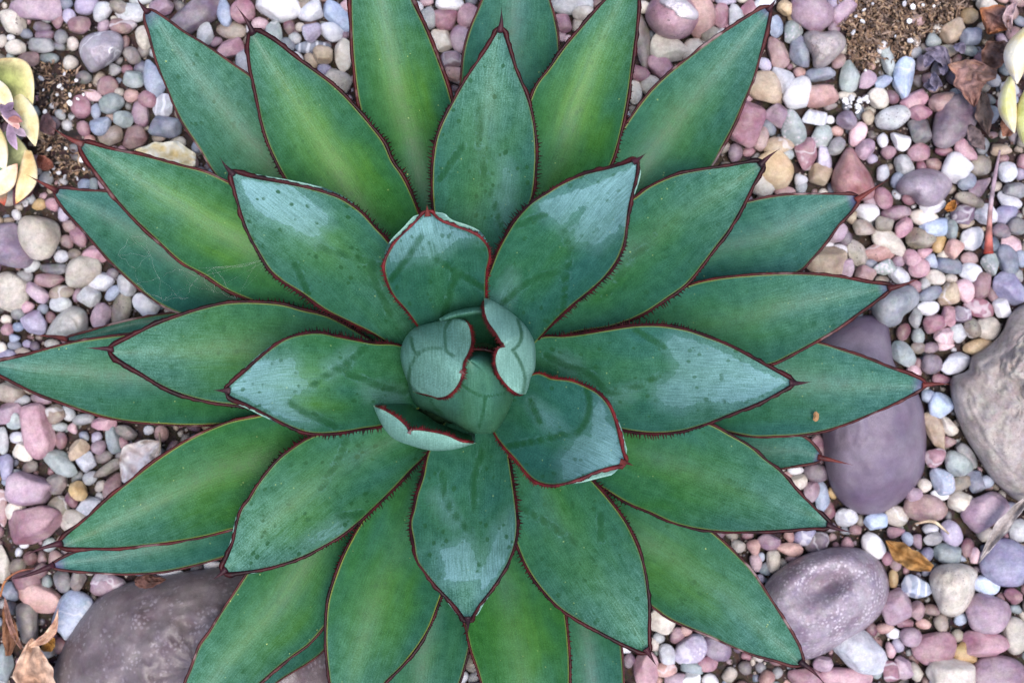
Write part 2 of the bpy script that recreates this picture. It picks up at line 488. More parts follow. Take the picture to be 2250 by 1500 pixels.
def make_leaf(idx, rank, L, R, tip, spine, blue=.5, glow=0., dust=.2, scars=.3, yellow=.6, purple=.3, lipL=0., lipR=0., lip0=.5,
              polys=(), lines=(), mw=8., marg=None, spmat=None, teeth=(.1, .72, 1.), chan=.36, label=None, tl=11., tipup=0.):
    NR = 84; NC = 19
    L = spline(list(L) + [tip], NR); R = spline(list(R) + [tip], NR)
    s = np.linspace(0, 1, NR)
    u = np.sin(np.linspace(-1, 1, NC) * math.pi / 2 * .92) / math.sin(math.pi / 2 * .92)
    mid = (L + R) / 2; half = (R - L) / 2; hw = np.linalg.norm(half, axis=1)
    def zat(P, uu, i_s):
        rho = np.linalg.norm(P - np.array([AX, AY]), axis=-1) / 1000
        ch = chan * (hw[:, None] / PPM) * (np.abs(uu) ** 1.8)
        wob = .0016 * np.sin(7 * i_s + idx * 1.7) * uu + .0012 * np.sin(11 * i_s + idx)
        return leaf_z(rank, rho) + ch + wob * sstep(.15, .5, i_s) + tipup * i_s ** 3
    S = s[:, None] * np.ones((1, NC)); U = np.ones((NR, 1)) * u[None]
    P = mid[:, None] + U[..., None] * half[:, None]
    T = w3a(P, zat(P, U, S))
    # underside: thick in the middle, bulging out past the margin where the edges roll in
    lpL = (lipL + 6) * sstep(lip0 - .05, lip0 + .28, s) * sstep(1.0, .95, s) * (lipL > 0); lpR = (lipR + 6) * sstep(lip0 - .05, lip0 + .28, s) * sstep(1.0, .95, s) * (lipR > 0)
    lp = np.where(U < 0, lpL[:, None], lpR[:, None])
    hws = np.maximum(hw, 1e-3)[:, None]
    Ub = U * (1 + lp / hws)
    Pb = mid[:, None] + Ub[..., None] * half[:, None]
    th = (.007 * (1 - .75 * s)[:, None]) * np.sqrt(np.clip(1 - U ** 2, 0, 1)) + .0007 + np.minimum(lp / PPM, .004) * (np.abs(U) > .99) * .6
    zb = zat(P, U, S) - th * np.minimum(1, hws / 30)
    B = w3a(Pb, zb)
    V = np.concatenate([T.reshape(-1, 3), B.reshape(-1, 3)])
    N = NR * NC
    Ft = fix_normals(V, grid_faces(NR, NC)); F = [tuple(int(q) for q in f) for f in Ft]
    flip = tuple(Ft[0]) != tuple(grid_faces(2, NC)[0])
    for f in grid_faces(NR, NC, N):
        F.append(f if flip else f[::-1])
    for i in range(NR - 1):
        for j, rev in ((0, False), (NC - 1, True)):
            q = (i * NC + j, (i + 1) * NC + j, N + (i + 1) * NC + j, N + i * NC + j)
            F.append(q[::-1] if rev ^ flip else q)
    for j in range(NC - 1):
        q = (j, N + j, N + j + 1, j + 1)
        F.append(q[::-1] if flip else q)
    wax, im = plan_attrs(P, polys, lines)
    dL = np.concatenate([[0], np.cumsum(np.linalg.norm(np.diff(mid, axis=0), axis=1))])
    flow = np.stack([U * hw[:, None] / 100, (dL[:, None] / 100) * np.ones((1, NC)), np.zeros((NR, NC))], -1).reshape(-1, 3)
    edge = ((1 - np.abs(U)) * hw[:, None]).ravel()
    two = lambda a, b=None: np.concatenate([a, a if b is None else b])
    o = mesh_obj("leaf", V, F, M_LEAF, agave, attrs=dict(
        flow=two(flow), across=two(U.ravel()), along=two(S.ravel()), edge=two(edge, np.full(N, 40.)), wax_sd=two(wax, np.full(N, 60.)),
        imprint=two(im, np.full(N, 60.)), back=two(np.zeros(N), np.ones(N))))
    o['blueness'] = float(blue); o['glow'] = float(glow); o['bloom'] = float(dust); o['scars'] = float(scars); o['yellow_rim'] = float(yellow); o['tip_purple'] = float(purple)
    if label:
        o['label'] = label
    marg = marg or M_MARG
    for side, Ed in ((0, T[:, 0]), (1, T[:, -1])):
        oth = T[:, -1] if side == 0 else T[:, 0]
        out = Ed - oth; out[:, 2] = 0
        al = np.gradient(Ed, axis=0); al /= np.linalg.norm(al, axis=1)[:, None] + 1e-9
        out = out - (out * al).sum(1)[:, None] * al
        nn = np.linalg.norm(out, axis=1)[:, None]
        out = out / np.maximum(nn, 1e-7)
        for q in range(NR - 5, NR):
            out[q] = out[NR - 6]
        wd = .70 * mw * (.45 + .55 * sstep(.02, .25, s)) * (1 + .30 * sstep(.6, .9, s) + .45 * sstep(.86, .985, s)) * (1 - .5 * sstep(.98, 1., s))
        i0 = 3
        margin_mesh(Ed[i0:], out[i0:], al[i0:], wd[i0:], teeth, idx * 2 + side, o, marg, tooth_len=tl)
    tipv = np.array(tip, float); d = (np.array(spine, float) - tipv); d /= np.linalg.norm(d) + 1e-9
    rho = lambda q: math.hypot(q[0] - AX, q[1] - AY) / 1000
    z0 = leaf_z(rank, rho(tip)) + tipup + .0008; z1 = leaf_z(rank, rho(spine)) + tipup + .002
    spine_mesh(tipv - d * 12, spine, z0, z1, 8., o, spmat or M_SPINE, bend=.04 * ((idx % 3) - 1))
    return o

Z = lambda ox, oy, *p: [(ox + a / 3.75, oy + b / 3.75) for a, b in p]
R_, W_ = M_MARG2, M_MARG3

# each leaf: edges from the heart of the rosette to the tip
LV = []
def leaf(*a, **k): LV.append((a, k))
leaf(1, 1.0, [(935, 745), (915, 711), (893, 681), (864, 647), (849, 612), (845, 585), (853, 559), (872, 529), (907, 495), (928, 473)],
     [(1064, 720), (1067, 649), (1067, 623), (1069, 593), (1075, 564), (1071, 543), (1056, 524), (1035, 511), (997, 497), (965, 484), (947, 468)],
     (939, 464), (938, 450), blue=.85, dust=.55, yellow=.3, purple=0, lipL=13, lipR=22, lip0=.52, marg=M_MARGB, spmat=M_SPINE2, chan=.42, mw=7,
     polys=[[(930, 475), (950, 478), (1000, 503), (1050, 522), (1005, 525), (985, 545), (955, 565), (905, 565), (880, 575), (855, 577), (856, 555), (880, 520)]],
     lines=[[(858, 615), (900, 560), (925, 520)], [(960, 570), (1000, 595), (1062, 632)], [(1000, 600), (985, 660), (975, 695)]], teeth=(.05, .8, 1.2), tl=7)
leaf(2, .92, [(1090, 740), (1072, 660), (1069, 623), (1083, 580), (1096, 548), (1115, 513), (1136, 481), (1168, 447), (1205, 423), (1227, 409), (1280, 385), (1341, 370), (1385, 357)],
     [(1170, 760), (1195, 732), (1221, 703), (1253, 673), (1293, 641), (1328, 609), (1357, 569), (1371, 532), (1376, 495), (1381, 455), (1397, 385)],
     (1400, 350), (1419, 337), blue=.9, dust=.5, purple=.0, lipR=6, lip0=.7, yellow=.7,
     polys=[[(1184, 447), (1221, 433), (1290, 410), (1350, 385), (1397, 362), (1392, 400), (1383, 470), (1376, 500), (1362, 495), (1355, 510), (1335, 520), (1312, 545),
             (1300, 533), (1285, 530), (1262, 533), (1258, 520), (1275, 480), (1300, 440), (1255, 470), (1245, 508), (1213, 475), (1192, 472)],
            [(1090, 660), (1125, 600), (1130, 625), (1105, 680)]],
     lines=[[(1137, 495), (1200, 470)], [(1240, 505), (1250, 560), (1243, 620), (1236, 690)], [(1105, 665), (1160, 620), (1230, 595)]], teeth=(.1, .75, 1.2))
leaf(3, .86, [(870, 765), (823, 734), (765, 705), (717, 681), (663, 643), (621, 617), (594, 593), (570, 555), (551, 521), (533, 475), (517, 417), (510, 387)],
     [(935, 740), (905, 640), (858, 539), (823, 499), (791, 465), (751, 438), (717, 425), (677, 414), (623, 403), (570, 394), (530, 385)],
     (507, 376), (483, 346), blue=.62, glow=.35, dust=.85, purple=0, lipR=7, lip0=.45,
     polys=[[(530, 395), (640, 408), (677, 438), (719, 470), (722, 494), (703, 500), (700, 530), (640, 500), (570, 470), (540, 430)]],
     lines=[[(698, 542), (743, 555), (797, 571), (837, 585)], [(647, 579), (658, 603), (674, 638)], [(813, 590), (829, 630), (858, 691)]], teeth=(.05, .7, 1.2))
leaf(4, .90, [(920, 770), (863, 756), (823, 755), (783, 748), (743, 740), (703, 732), (663, 735), (631, 744), (599, 764), (570, 788), (541, 815), (511, 841)],
     [(925, 895), (870, 922), (837, 935), (797, 941), (757, 948), (703, 952), (669, 948), (623, 929), (589, 911), (543, 887), (503, 868)],
     (494, 858), (468, 857), blue=.55, glow=.7, dust=.6, purple=0, lipL=4, lipR=5, lip0=.55,
     polys=[[(573, 788), (615, 791), (637, 785), (653, 799), (653, 820), (663, 833), (679, 836), (679, 849), (658, 865), (631, 876), (637, 892), (663, 908), (690, 921), (674, 932), (610, 913), (543, 876), (503, 857), (538, 820)],
            [(720, 805), (770, 770), (765, 790), (725, 820)], [(800, 850), (880, 862), (875, 880), (810, 872)]],
     lines=[[(682, 849), (717, 825), (757, 801), (802, 764)], [(757, 817), (797, 833), (837, 849), (890, 860)], [(637, 884), (663, 903), (703, 921), (738, 937)]], teeth=(.05, .66, 1.2))
leaf(5, .82, [(1150, 765), (1192, 740), (1240, 739), (1293, 732), (1347, 723), (1400, 716), (1453, 716), (1507, 725), (1560, 743), (1600, 759), (1690, 808)],
     [(1150, 850), (1220, 880), (1300, 925), (1357, 940), (1400, 948), (1440, 951), (1493, 947), (1547, 932), (1600, 911), (1680, 878)],
     (1747, 840), (1784, 838), blue=.75, dust=.6, purple=.1,
     polys=[[(1464, 753), (1480, 737), (1520, 745), (1600, 777), (1680, 820), (1730, 838), (1690, 860), (1640, 880), (1600, 885), (1547, 881), (1493, 897), (1453, 887), (1440, 865), (1440, 849), (1480, 828), (1493, 801), (1475, 780)],
            [(1345, 870), (1395, 855), (1380, 870), (1345, 880)], [(1230, 785), (1265, 800), (1250, 808)]],
     lines=[[(1397, 724), (1427, 743), (1459, 761)], [(1200, 780), (1240, 801), (1293, 820), (1333, 860)], [(1341, 865), (1400, 849), (1453, 823)]], teeth=(.05, .7, 1.2))
leaf(6, .96, [(1120, 850), (1181, 820), (1213, 831), (1253, 836), (1288, 849), (1315, 865), (1336, 889), (1347, 913), (1355, 940), (1365, 983), (1372, 1009)],
     [(1070, 920), (1091, 959), (1109, 983), (1133, 1009), (1155, 1036), (1176, 1055), (1205, 1064), (1240, 1061), (1280, 1047), (1320, 1031), (1362, 1020)],
     (1374, 1017), (1393, 1023), blue=.9, dust=.5, purple=0, lipL=10, lipR=20, lip0=.6, marg=M_MARGB, spmat=M_SPINE2, chan=.34,
     polys=[[(1317, 879), (1331, 897), (1333, 924), (1352, 945), (1373, 1015), (1333, 1023), (1280, 1044), (1237, 1057), (1237, 1031), (1229, 1015), (1240, 996), (1256, 983), (1264, 964), (1283, 956), (1301, 959), (1299, 927), (1304, 897)],
            [(1170, 885), (1215, 915), (1235, 945), (1200, 935)]],
     lines=[[(1288, 855), (1296, 887), (1288, 924), (1267, 951), (1232, 953)], [(1117, 980), (1187, 967), (1235, 956)], [(1165, 881), (1187, 927)]], teeth=(.05, .7, 1.25), tl=7)
leaf(7, .88, [(975, 930), (941, 996), (930, 1047), (917, 1087), (910, 1120), (903, 1148), (909, 1188), (917, 1231), (935, 1257), (957, 1284), (983, 1311), (1005, 1335), (1021, 1357)],
     [(1095, 930), (1115, 988), (1120, 1020), (1128, 1073), (1133, 1113), (1136, 1153), (1131, 1193), (1117, 1233), (1099, 1265), (1077, 1297), (1053, 1327), (1037, 1353)],
     (1028, 1366), (1028, 1393), blue=.75, dust=.7, glow=.1, purple=0, lipL=7, lipR=5, lip0=.68,
     polys=[[(1026, 1180), (1042, 1212), (1050, 1249), (1050, 1273), (1010, 1277), (973, 1273), (981, 1260), (973, 1228), (965, 1207), (1005, 1196)],
            [(1093, 1161), (1128, 1124), (1129, 1188), (1112, 1228), (1091, 1265), (1053, 1303), (1059, 1249), (1080, 1207)], [(951, 1090), (973, 1090), (1005, 1153), (983, 1137)]],
     lines=[[(972, 1040), (981, 1100), (1010, 1143), (1031, 1169)], [(1060, 990), (1040, 1060), (1045, 1120)]], teeth=(.05, .66, 1.2))
leaf(8, .80, [(1000, 640), (965, 540), (952, 450), (950, 395), (953, 347), (961, 301), (977, 261), (998, 221), (1019, 184), (1043, 147), (1070, 109), (1092, 72)],
     [(1100, 640), (1120, 530), (1150, 470), (1168, 436), (1177, 360), (1177, 320), (1173, 277), (1164, 235), (1151, 197), (1137, 165), (1124, 128), (1111, 88), (1104, 68)],
     (1099, 60), (1101, 17), blue=.72, dust=.75, glow=.15, purple=0,
     polys=[[(1105, 350), (1125, 380), (1120, 450), (1105, 490), (1095, 430)]],
     lines=[[(1080, 420), (1093, 473), (1107, 508)], [(966, 395), (1017, 320)], [(1054, 240), (1059, 347), (1070, 400)]], teeth=(.12, .74, 1.2))
leaf(9, .72, [(900, 900), (850, 925), (780, 940), (720, 950), (682, 961), (650, 980), (615, 1007), (589, 1036), (565, 1068), (546, 1100), (533, 1116), (522, 1148), (514, 1188), (501, 1223), (491, 1245)],
     [(960, 950), (938, 996), (903, 1031), (866, 1071), (823, 1113), (789, 1145), (751, 1175), (711, 1199), (663, 1223), (610, 1241), (557, 1252), (503, 1257)],
     (488, 1256), (465, 1274), blue=.45, glow=.35, dust=.75, purple=0, lipL=4, lipR=2, lip0=.6,
     polys=[[(743, 1145), (759, 1153), (751, 1169), (711, 1188), (671, 1196), (690, 1177), (717, 1159)]],
     lines=[[(743, 1135), (797, 1127)], [(762, 967), (738, 1020), (703, 1073)]], teeth=(.05, .66, 1.1))
leaf(10, .66, [(900, 780), (830, 755), (760, 715), (717, 694), (663, 681), (623, 670), (570, 665), (503, 666), (450, 677), (387, 697), (333, 718), (267, 752)],
     [(900, 850), (720, 895), (600, 898), (512, 889), (467, 883), (413, 870), (360, 849), (307, 817), (253, 782)],
     (238, 766), (188, 764), blue=.35, glow=.35, dust=.45, purple=0, mw=9, teeth=(.1, .6, 1.))
leaf(11, .64, [(940, 700), (800, 600), (690, 480), (630, 395), (609, 357), (590, 315), (574, 261), (566, 219), (558, 181), (551, 149), (547, 100)],
     [(985, 640), (945, 540), (914, 454), (901, 422), (882, 385), (861, 355), (843, 315), (817, 280), (790, 248), (758, 213), (723, 181), (683, 152), (643, 123), (609, 96), (575, 75)],
     (551, 66), (519, 14), blue=.22, glow=.85, dust=.28, purple=.2, mw=9, teeth=(.2, .72, 1.))
leaf(12, .50, [(900, 740), (800, 590), (650, 470), (512, 406), (453, 379), (387, 362), (320, 344), (240, 328), (190, 315)],
     [(860, 800), (740, 730), (640, 690), (547, 657), (493, 633), (453, 606), (400, 577), (347, 529), (293, 478), (253, 433), (221, 390), (197, 358), (180, 330)],
     (172, 312), (110, 277), blue=.2, glow=.95, dust=.3, marg=R_, spmat=M_SPINE2, mw=8, teeth=(.2, .6, .6), tl=6)
leaf(13, .26, [(800, 760), (600, 600), (400, 480), (245, 424), (180, 419), (140, 415)],
     [(760, 800), (560, 740), (400, 690), (347, 665), (293, 622), (240, 571), (187, 510), (147, 465), (122, 430)],
     (116, 415), (58, 384), blue=.95, glow=0, dust=.12, marg=W_, spmat=M_SPINE2, mw=6, teeth=(.3, .35, .4))
leaf(14, .46, [(930, 600), (850, 420), (812, 300), (790, 230), (779, 150), (774, 80), (772, 0), (777, -70), (800, -140)],
     [(1010, 600), (1015, 420), (1005, 280), (987, 205), (974, 165), (950, 101), (929, 51), (905, 3), (870, -80), (840, -140)],
     (820, -175), (818, -215), blue=.3, glow=.7, dust=.3, scars=.7, marg=R_, mw=11, teeth=(.2, .5, .5), tl=5)
leaf(15, .22, [(1010, 500), (1005, 350), (1012, 190), (1014, 171), (1019, 117), (1033, 64), (1057, 8), (1085, -70), (1120, -140)],
     [(1140, 500), (1210, 300), (1230, 160), (1228, 115), (1225, 75), (1217, 35), (1207, 0), (1190, -70), (1165, -130)],
     (1145, -190), (1148, -230), blue=.95, dust=.25, marg=W_, mw=6, teeth=(.3, .35, .4))
leaf(16, .56, [(1090, 560), (1110, 420), (1140, 320), (1164, 227), (1180, 187), (1207, 152), (1239, 107), (1271, 69), (1303, 32), (1329, 3), (1370, -35)],
     [(1180, 560), (1280, 450), (1340, 365), (1356, 320), (1372, 253), (1383, 187), (1391, 120), (1399, 53), (1402, 0), (1404, -40)],
     (1403, -66), (1420, -110), blue=.25, glow=.9, dust=.3, mw=9, teeth=(.2, .75, .8), tl=6)
leaf(17, .40, [(1130, 600), (1220, 480), (1320, 360), (1372, 280), (1420, 213), (1460, 171), (1513, 128), (1567, 88), (1620, 53), (1673, 21)],
     [(1220, 660), (1380, 520), (1500, 430), (1561, 368), (1588, 320), (1612, 275), (1633, 227), (1655, 173), (1673, 107), (1687, 48)],
     (1693, 14), (1706, -4), blue=.62, glow=.2, dust=.3, marg=W_, purple=.8, mw=7, teeth=(.3, .6, .5), tl=4)
leaf(18, .66, [(1120, 690), (1250, 520), (1330, 460), (1389, 438), (1427, 411), (1480, 387), (1533, 375), (1600, 366), (1645, 358)],
     [(1190, 750), (1270, 728), (1347, 715), (1413, 689), (1467, 654), (1507, 625), (1547, 577), (1573, 542), (1600, 507), (1630, 455), (1655, 405), (1672, 372)],
     (1678, 357), (1714, 327), blue=.62, glow=0, dust=.35, mw=8, teeth=(.05, .65, 1.),
     lines=[[(1330, 650), (1390, 570), (1440, 520)]])
leaf(19, .28, [(1180, 720), (1350, 580), (1520, 480), (1650, 442), (1717, 430), (1783, 427), (1850, 428), (1878, 430)],
     [(1210, 780), (1400, 690), (1530, 632), (1640, 615), (1751, 598), (1783, 569), (1815, 531), (1842, 494), (1869, 465), (1882, 446)],
     (1890, 434), (1953, 394), blue=1., dust=.2, marg=W_, spmat=M_SPINE2, purple=1., mw=6, teeth=(.3, .35, .4))
leaf(20, .50, [(1180, 760), (1330, 700), (1430, 665), (1520, 625), (1580, 612), (1650, 605), (1717, 602), (1783, 603), (1850, 610), (1903, 621), (1943, 626)],
     [(1210, 810), (1450, 820), (1600, 812), (1695, 799), (1738, 779), (1783, 755), (1837, 723), (1877, 694), (1917, 665), (1945, 643)],
     (1962, 630), (2023, 610), blue=.68, dust=.3, glow=.1, marg=R_, spmat=M_SPINE2, purple=.8, mw=7, teeth=(.2, .5, .7), tl=5)
leaf(21, .34, [(1190, 800), (1450, 770), (1650, 740), (1797, 753), (1850, 769), (1903, 787), (1957, 809), (1997, 823), (2026, 836)],
     [(1180, 860), (1400, 900), (1550, 935), (1650, 958), (1703, 958), (1757, 955), (1810, 946), (1863, 929), (1917, 907), (1970, 883), (2018, 857)],
     (2038, 846), (2093, 845), blue=.9, dust=.3, marg=R_, spmat=M_SPINE2, purple=.9, mw=6, teeth=(.3, .4, .4))
leaf(22, .10, [(1300, 860), (1550, 900), (1700, 940), (1770, 963), (1797, 990)],
     [(1280, 920), (1500, 1010), (1620, 1042), (1711, 1030), (1757, 1021), (1795, 1014)],
     (1808, 1006), (1874, 1021), blue=.95, dust=.15, marg=W_, spmat=M_SPINE2, purple=1., mw=5, teeth=(.3, .35, .4))
leaf(23, .58, [(1150, 870), (1350, 900), (1500, 920), (1560, 932), (1600, 953), (1650, 982), (1677, 1006), (1717, 1038), (1751, 1078), (1783, 1110), (1815, 1142)],
     [(1110, 930), (1220, 1010), (1310, 1062), (1381, 1105), (1427, 1124), (1480, 1148), (1533, 1161), (1600, 1168), (1650, 1167), (1717, 1164), (1783, 1159), (1815, 1158)],
     (1828, 1155), (1874, 1169), blue=.4, dust=.35, purple=.2, mw=7, teeth=(.2, .55, .8), tl=6)
leaf(24, .40, [(1130, 950), (1350, 1050), (1500, 1120), (1565, 1169), (1600, 1200), (1650, 1252), (1677, 1292), (1703, 1332), (1730, 1375), (1757, 1425)],
     [(1110, 1000), (1240, 1180), (1340, 1280), (1427, 1327), (1467, 1356), (1507, 1375), (1560, 1396), (1600, 1415), (1650, 1435), (1703, 1449), (1745, 1461)],
     (1766, 1460), (1816, 1506), blue=.42, glow=.35, dust=.38, scars=.6, marg=W_, purple=.1, mw=6, teeth=(.3, .5, .5), tl=5)
leaf(25, .70, [(1070, 960), (1110, 1080), (1135, 1190), (1160, 1249), (1187, 1289), (1227, 1332), (1267, 1359), (1320, 1388), (1373, 1415), (1414, 1432)],
     [(1150, 920), (1240, 1000), (1300, 1055), (1344, 1105), (1373, 1145), (1395, 1188), (1411, 1233), (1421, 1287), (1425, 1340), (1424, 1393), (1425, 1425)],
     (1425, 1434), (1443, 1463), blue=.5, dust=.55, purple=0, lipL=3, lip0=.8,
     lines=[[(1320, 1130), (1320, 1188)], [(1141, 1113), (1197, 1145), (1267, 1193)]], teeth=(.05, .62, 1.1))
leaf(26, .44, [(1010, 980), (1005, 1200), (1015, 1330), (1027, 1391), (1035, 1425), (1053, 1479), (1064, 1520), (1085, 1600), (1110, 1690)],
     [(1110, 980), (1180, 1200), (1230, 1300), (1241, 1348), (1248, 1407), (1251, 1473), (1248, 1540), (1230, 1620), (1180, 1700)],
     (1130, 1760), (1130, 1800), blue=.12, glow=.35, dust=.15, scars=.4, marg=R_, mw=8, teeth=(.25, .7, .6), tl=6)
leaf(27, .20, [(1080, 1000), (1150, 1250), (1220, 1400), (1245, 1500), (1290, 1650)],
     [(1170, 1000), (1290, 1200), (1350, 1340), (1364, 1415), (1370, 1500), (1368, 1570), (1350, 1670)],
     (1330, 1740), (1332, 1780), blue=.8, dust=.25, marg=W_, mw=6, teeth=(.3, .35, .4))
leaf(28, .58, [(940, 950), (870, 1050), (800, 1140), (783, 1167), (757, 1217), (738, 1265), (722, 1319), (717, 1372), (717, 1420), (722, 1473), (729, 1520), (742, 1590)],
     [(1000, 980), (1000, 1150), (985, 1260), (962, 1327), (943, 1377), (917, 1420), (882, 1463), (847, 1497), (800, 1560), (775, 1610)],
     (757, 1645), (752, 1690), blue=.35, glow=.3, dust=.25, mw=8, yellow=.95, teeth=(.1, .55, 1.))
leaf(29, .24, [(960, 1000), (900, 1200), (850, 1400), (850, 1500), (870, 1620)],
     [(1040, 1000), (1050, 1250), (1034, 1400), (1021, 1460), (1010, 1497), (980, 1580), (940, 1660)],
     (900, 1720), (895, 1760), blue=.8, dust=.2, scars=.6, mw=6, teeth=(.3, .4, .4))
leaf(30, .44, [(920, 920), (760, 1020), (640, 1130), (565, 1225), (543, 1260), (517, 1300), (485, 1348), (458, 1393), (440, 1417), (421, 1468), (408, 1500), (392, 1560)],
     [(960, 970), (850, 1130), (780, 1250), (730, 1350), (711, 1377), (677, 1415), (637, 1444), (597, 1476), (573, 1497), (490, 1565), (420, 1625)],
     (385, 1645), (375, 1690), blue=.42, glow=.45, dust=.35, scars=1., marg=W_, mw=7, teeth=(.3, .4, .4))
leaf(31, .15, [(900, 950), (700, 1150), (600, 1300), (520, 1480), (480, 1560)],
     [(960, 1000), (830, 1250), (720, 1410), (711, 1428), (677, 1455), (637, 1479), (610, 1497), (530, 1560), (480, 1620)],
     (450, 1640), (440, 1680), blue=.9, dust=.2, marg=W_, mw=4, teeth=(.3, .35, .4))
leaf(32, .48, [(910, 870), (760, 890), (640, 900), (560, 915), (507, 926), (453, 947), (400, 974), (347, 1009), (293, 1051), (240, 1094), (187, 1142), (147, 1175)],
     [(920, 920), (800, 1040), (680, 1110), (600, 1145), (515, 1161), (453, 1177), (387, 1189), (320, 1197), (253, 1203), (187, 1203), (140, 1201)],
     (126, 1196), (48, 1223), blue=.22, glow=.3, dust=.22, marg=R_, mw=7, yellow=.9, teeth=(.25, .5, .6), tl=5)
leaf(33, .20, [(880, 880), (600, 1020), (400, 1120), (250, 1180), (140, 1225)],
     [(900, 950), (700, 1120), (560, 1200), (493, 1223), (427, 1241), (360, 1255), (280, 1260), (200, 1256), (125, 1248)],
     (108, 1243), (-5, 1277), blue=.85, dust=.2, marg=W_, purple=1., mw=5, teeth=(.3, .35, .4))
leaf(34, .36, [(880, 790), (700, 750), (500, 730), (320, 732), (173, 750), (107, 766), (53, 782), (0, 794)],
     [(880, 850), (720, 900), (580, 930), (493, 931), (427, 934), (347, 931), (267, 923), (200, 907), (133, 883), (67, 857), (0, 823)],
     (-45, 806), (-95, 804), blue=.58, dust=.28, scars=.8, marg=R_, mw=6, yellow=1., teeth=(.3, .35, .4))
leaf(35, .10, [(880, 770), (650, 680), (470, 675), (400, 685), (360, 690), (307, 699), (240, 715), (187, 731), (150, 741)],
     [(870, 810), (650, 780), (450, 740), (330, 728), (307, 728), (240, 740), (187, 748), (150, 748)],
     (138, 745), (70, 737), blue=1., dust=.1, marg=W_, spmat=M_SPINE2, mw=5, teeth=(.3, .35, .4))
leaf(36, .30, [(940, 740), (760, 620), (600, 500), (477, 387), (440, 328), (400, 267), (368, 195), (344, 133), (328, 72), (318, 38)],
     [(990, 680), (880, 500), (740, 330), (620, 230), (549, 168), (507, 139), (453, 101), (400, 69), (360, 40), (332, 23)],
     (319, 20), (299, -6), blue=.55, dust=.55, glow=.1, scars=.7, marg=W_, purple=.7, mw=5, teeth=(.3, .35, .4))
for a, k in LV:
    lo = make_leaf(*a, **k)
    if a[0] == 21:
        r = random.Random(4); V = []; F = []; n = 14
        for j in range(4):
            for q in range(n):
                an = 2 * math.pi * q / n; rr = (1 - j / 3.2) * (9 + 4 * mnoise.noise(Vector((q * .9, j * .2, 1))))
                x, y = 1793 + rr * .7 * math.cos(an), 915 + rr * 1.3 * math.sin(an)
                V.append(w3(x, y, leaf_z(.34, math.hypot(x - AX, y - AY) / 1000) + .0104 + .0006 * j))
        F = grid_faces(4, n, 0, True) + [tuple(3 * n + q for q in range(n))]
        F = [tuple(int(v) for v in f) for f in fix_normals(V, np.array(F[:-1]))]
        mesh_obj("scar", V, F, M_BITS, lo, attrs=dict(tint=np.tile([*lin((150, 112, 78)), 1], (len(V), 1))))

# ---- the heart: upright young leaves curling round the central cone
def core_attrs(P, lines, s_along, edge, back):
    n = len(P)
    wax, im = plan_attrs(P, (), lines)
    return dict(flow=np.stack([P[:, 0] / 100, P[:, 1] / 100, np.zeros(n)], -1), across=np.zeros(n), along=s_along, edge=edge, wax_sd=np.full(n, 60.), imprint=im * 1.9, back=back)

def set_props(o, blue, dust, yellow, glow=0.):
    o['blueness'] = blue; o['glow'] = glow; o['bloom'] = dust; o['scars'] = 0.; o['yellow_rim'] = yellow; o['tip_purple'] = 0.

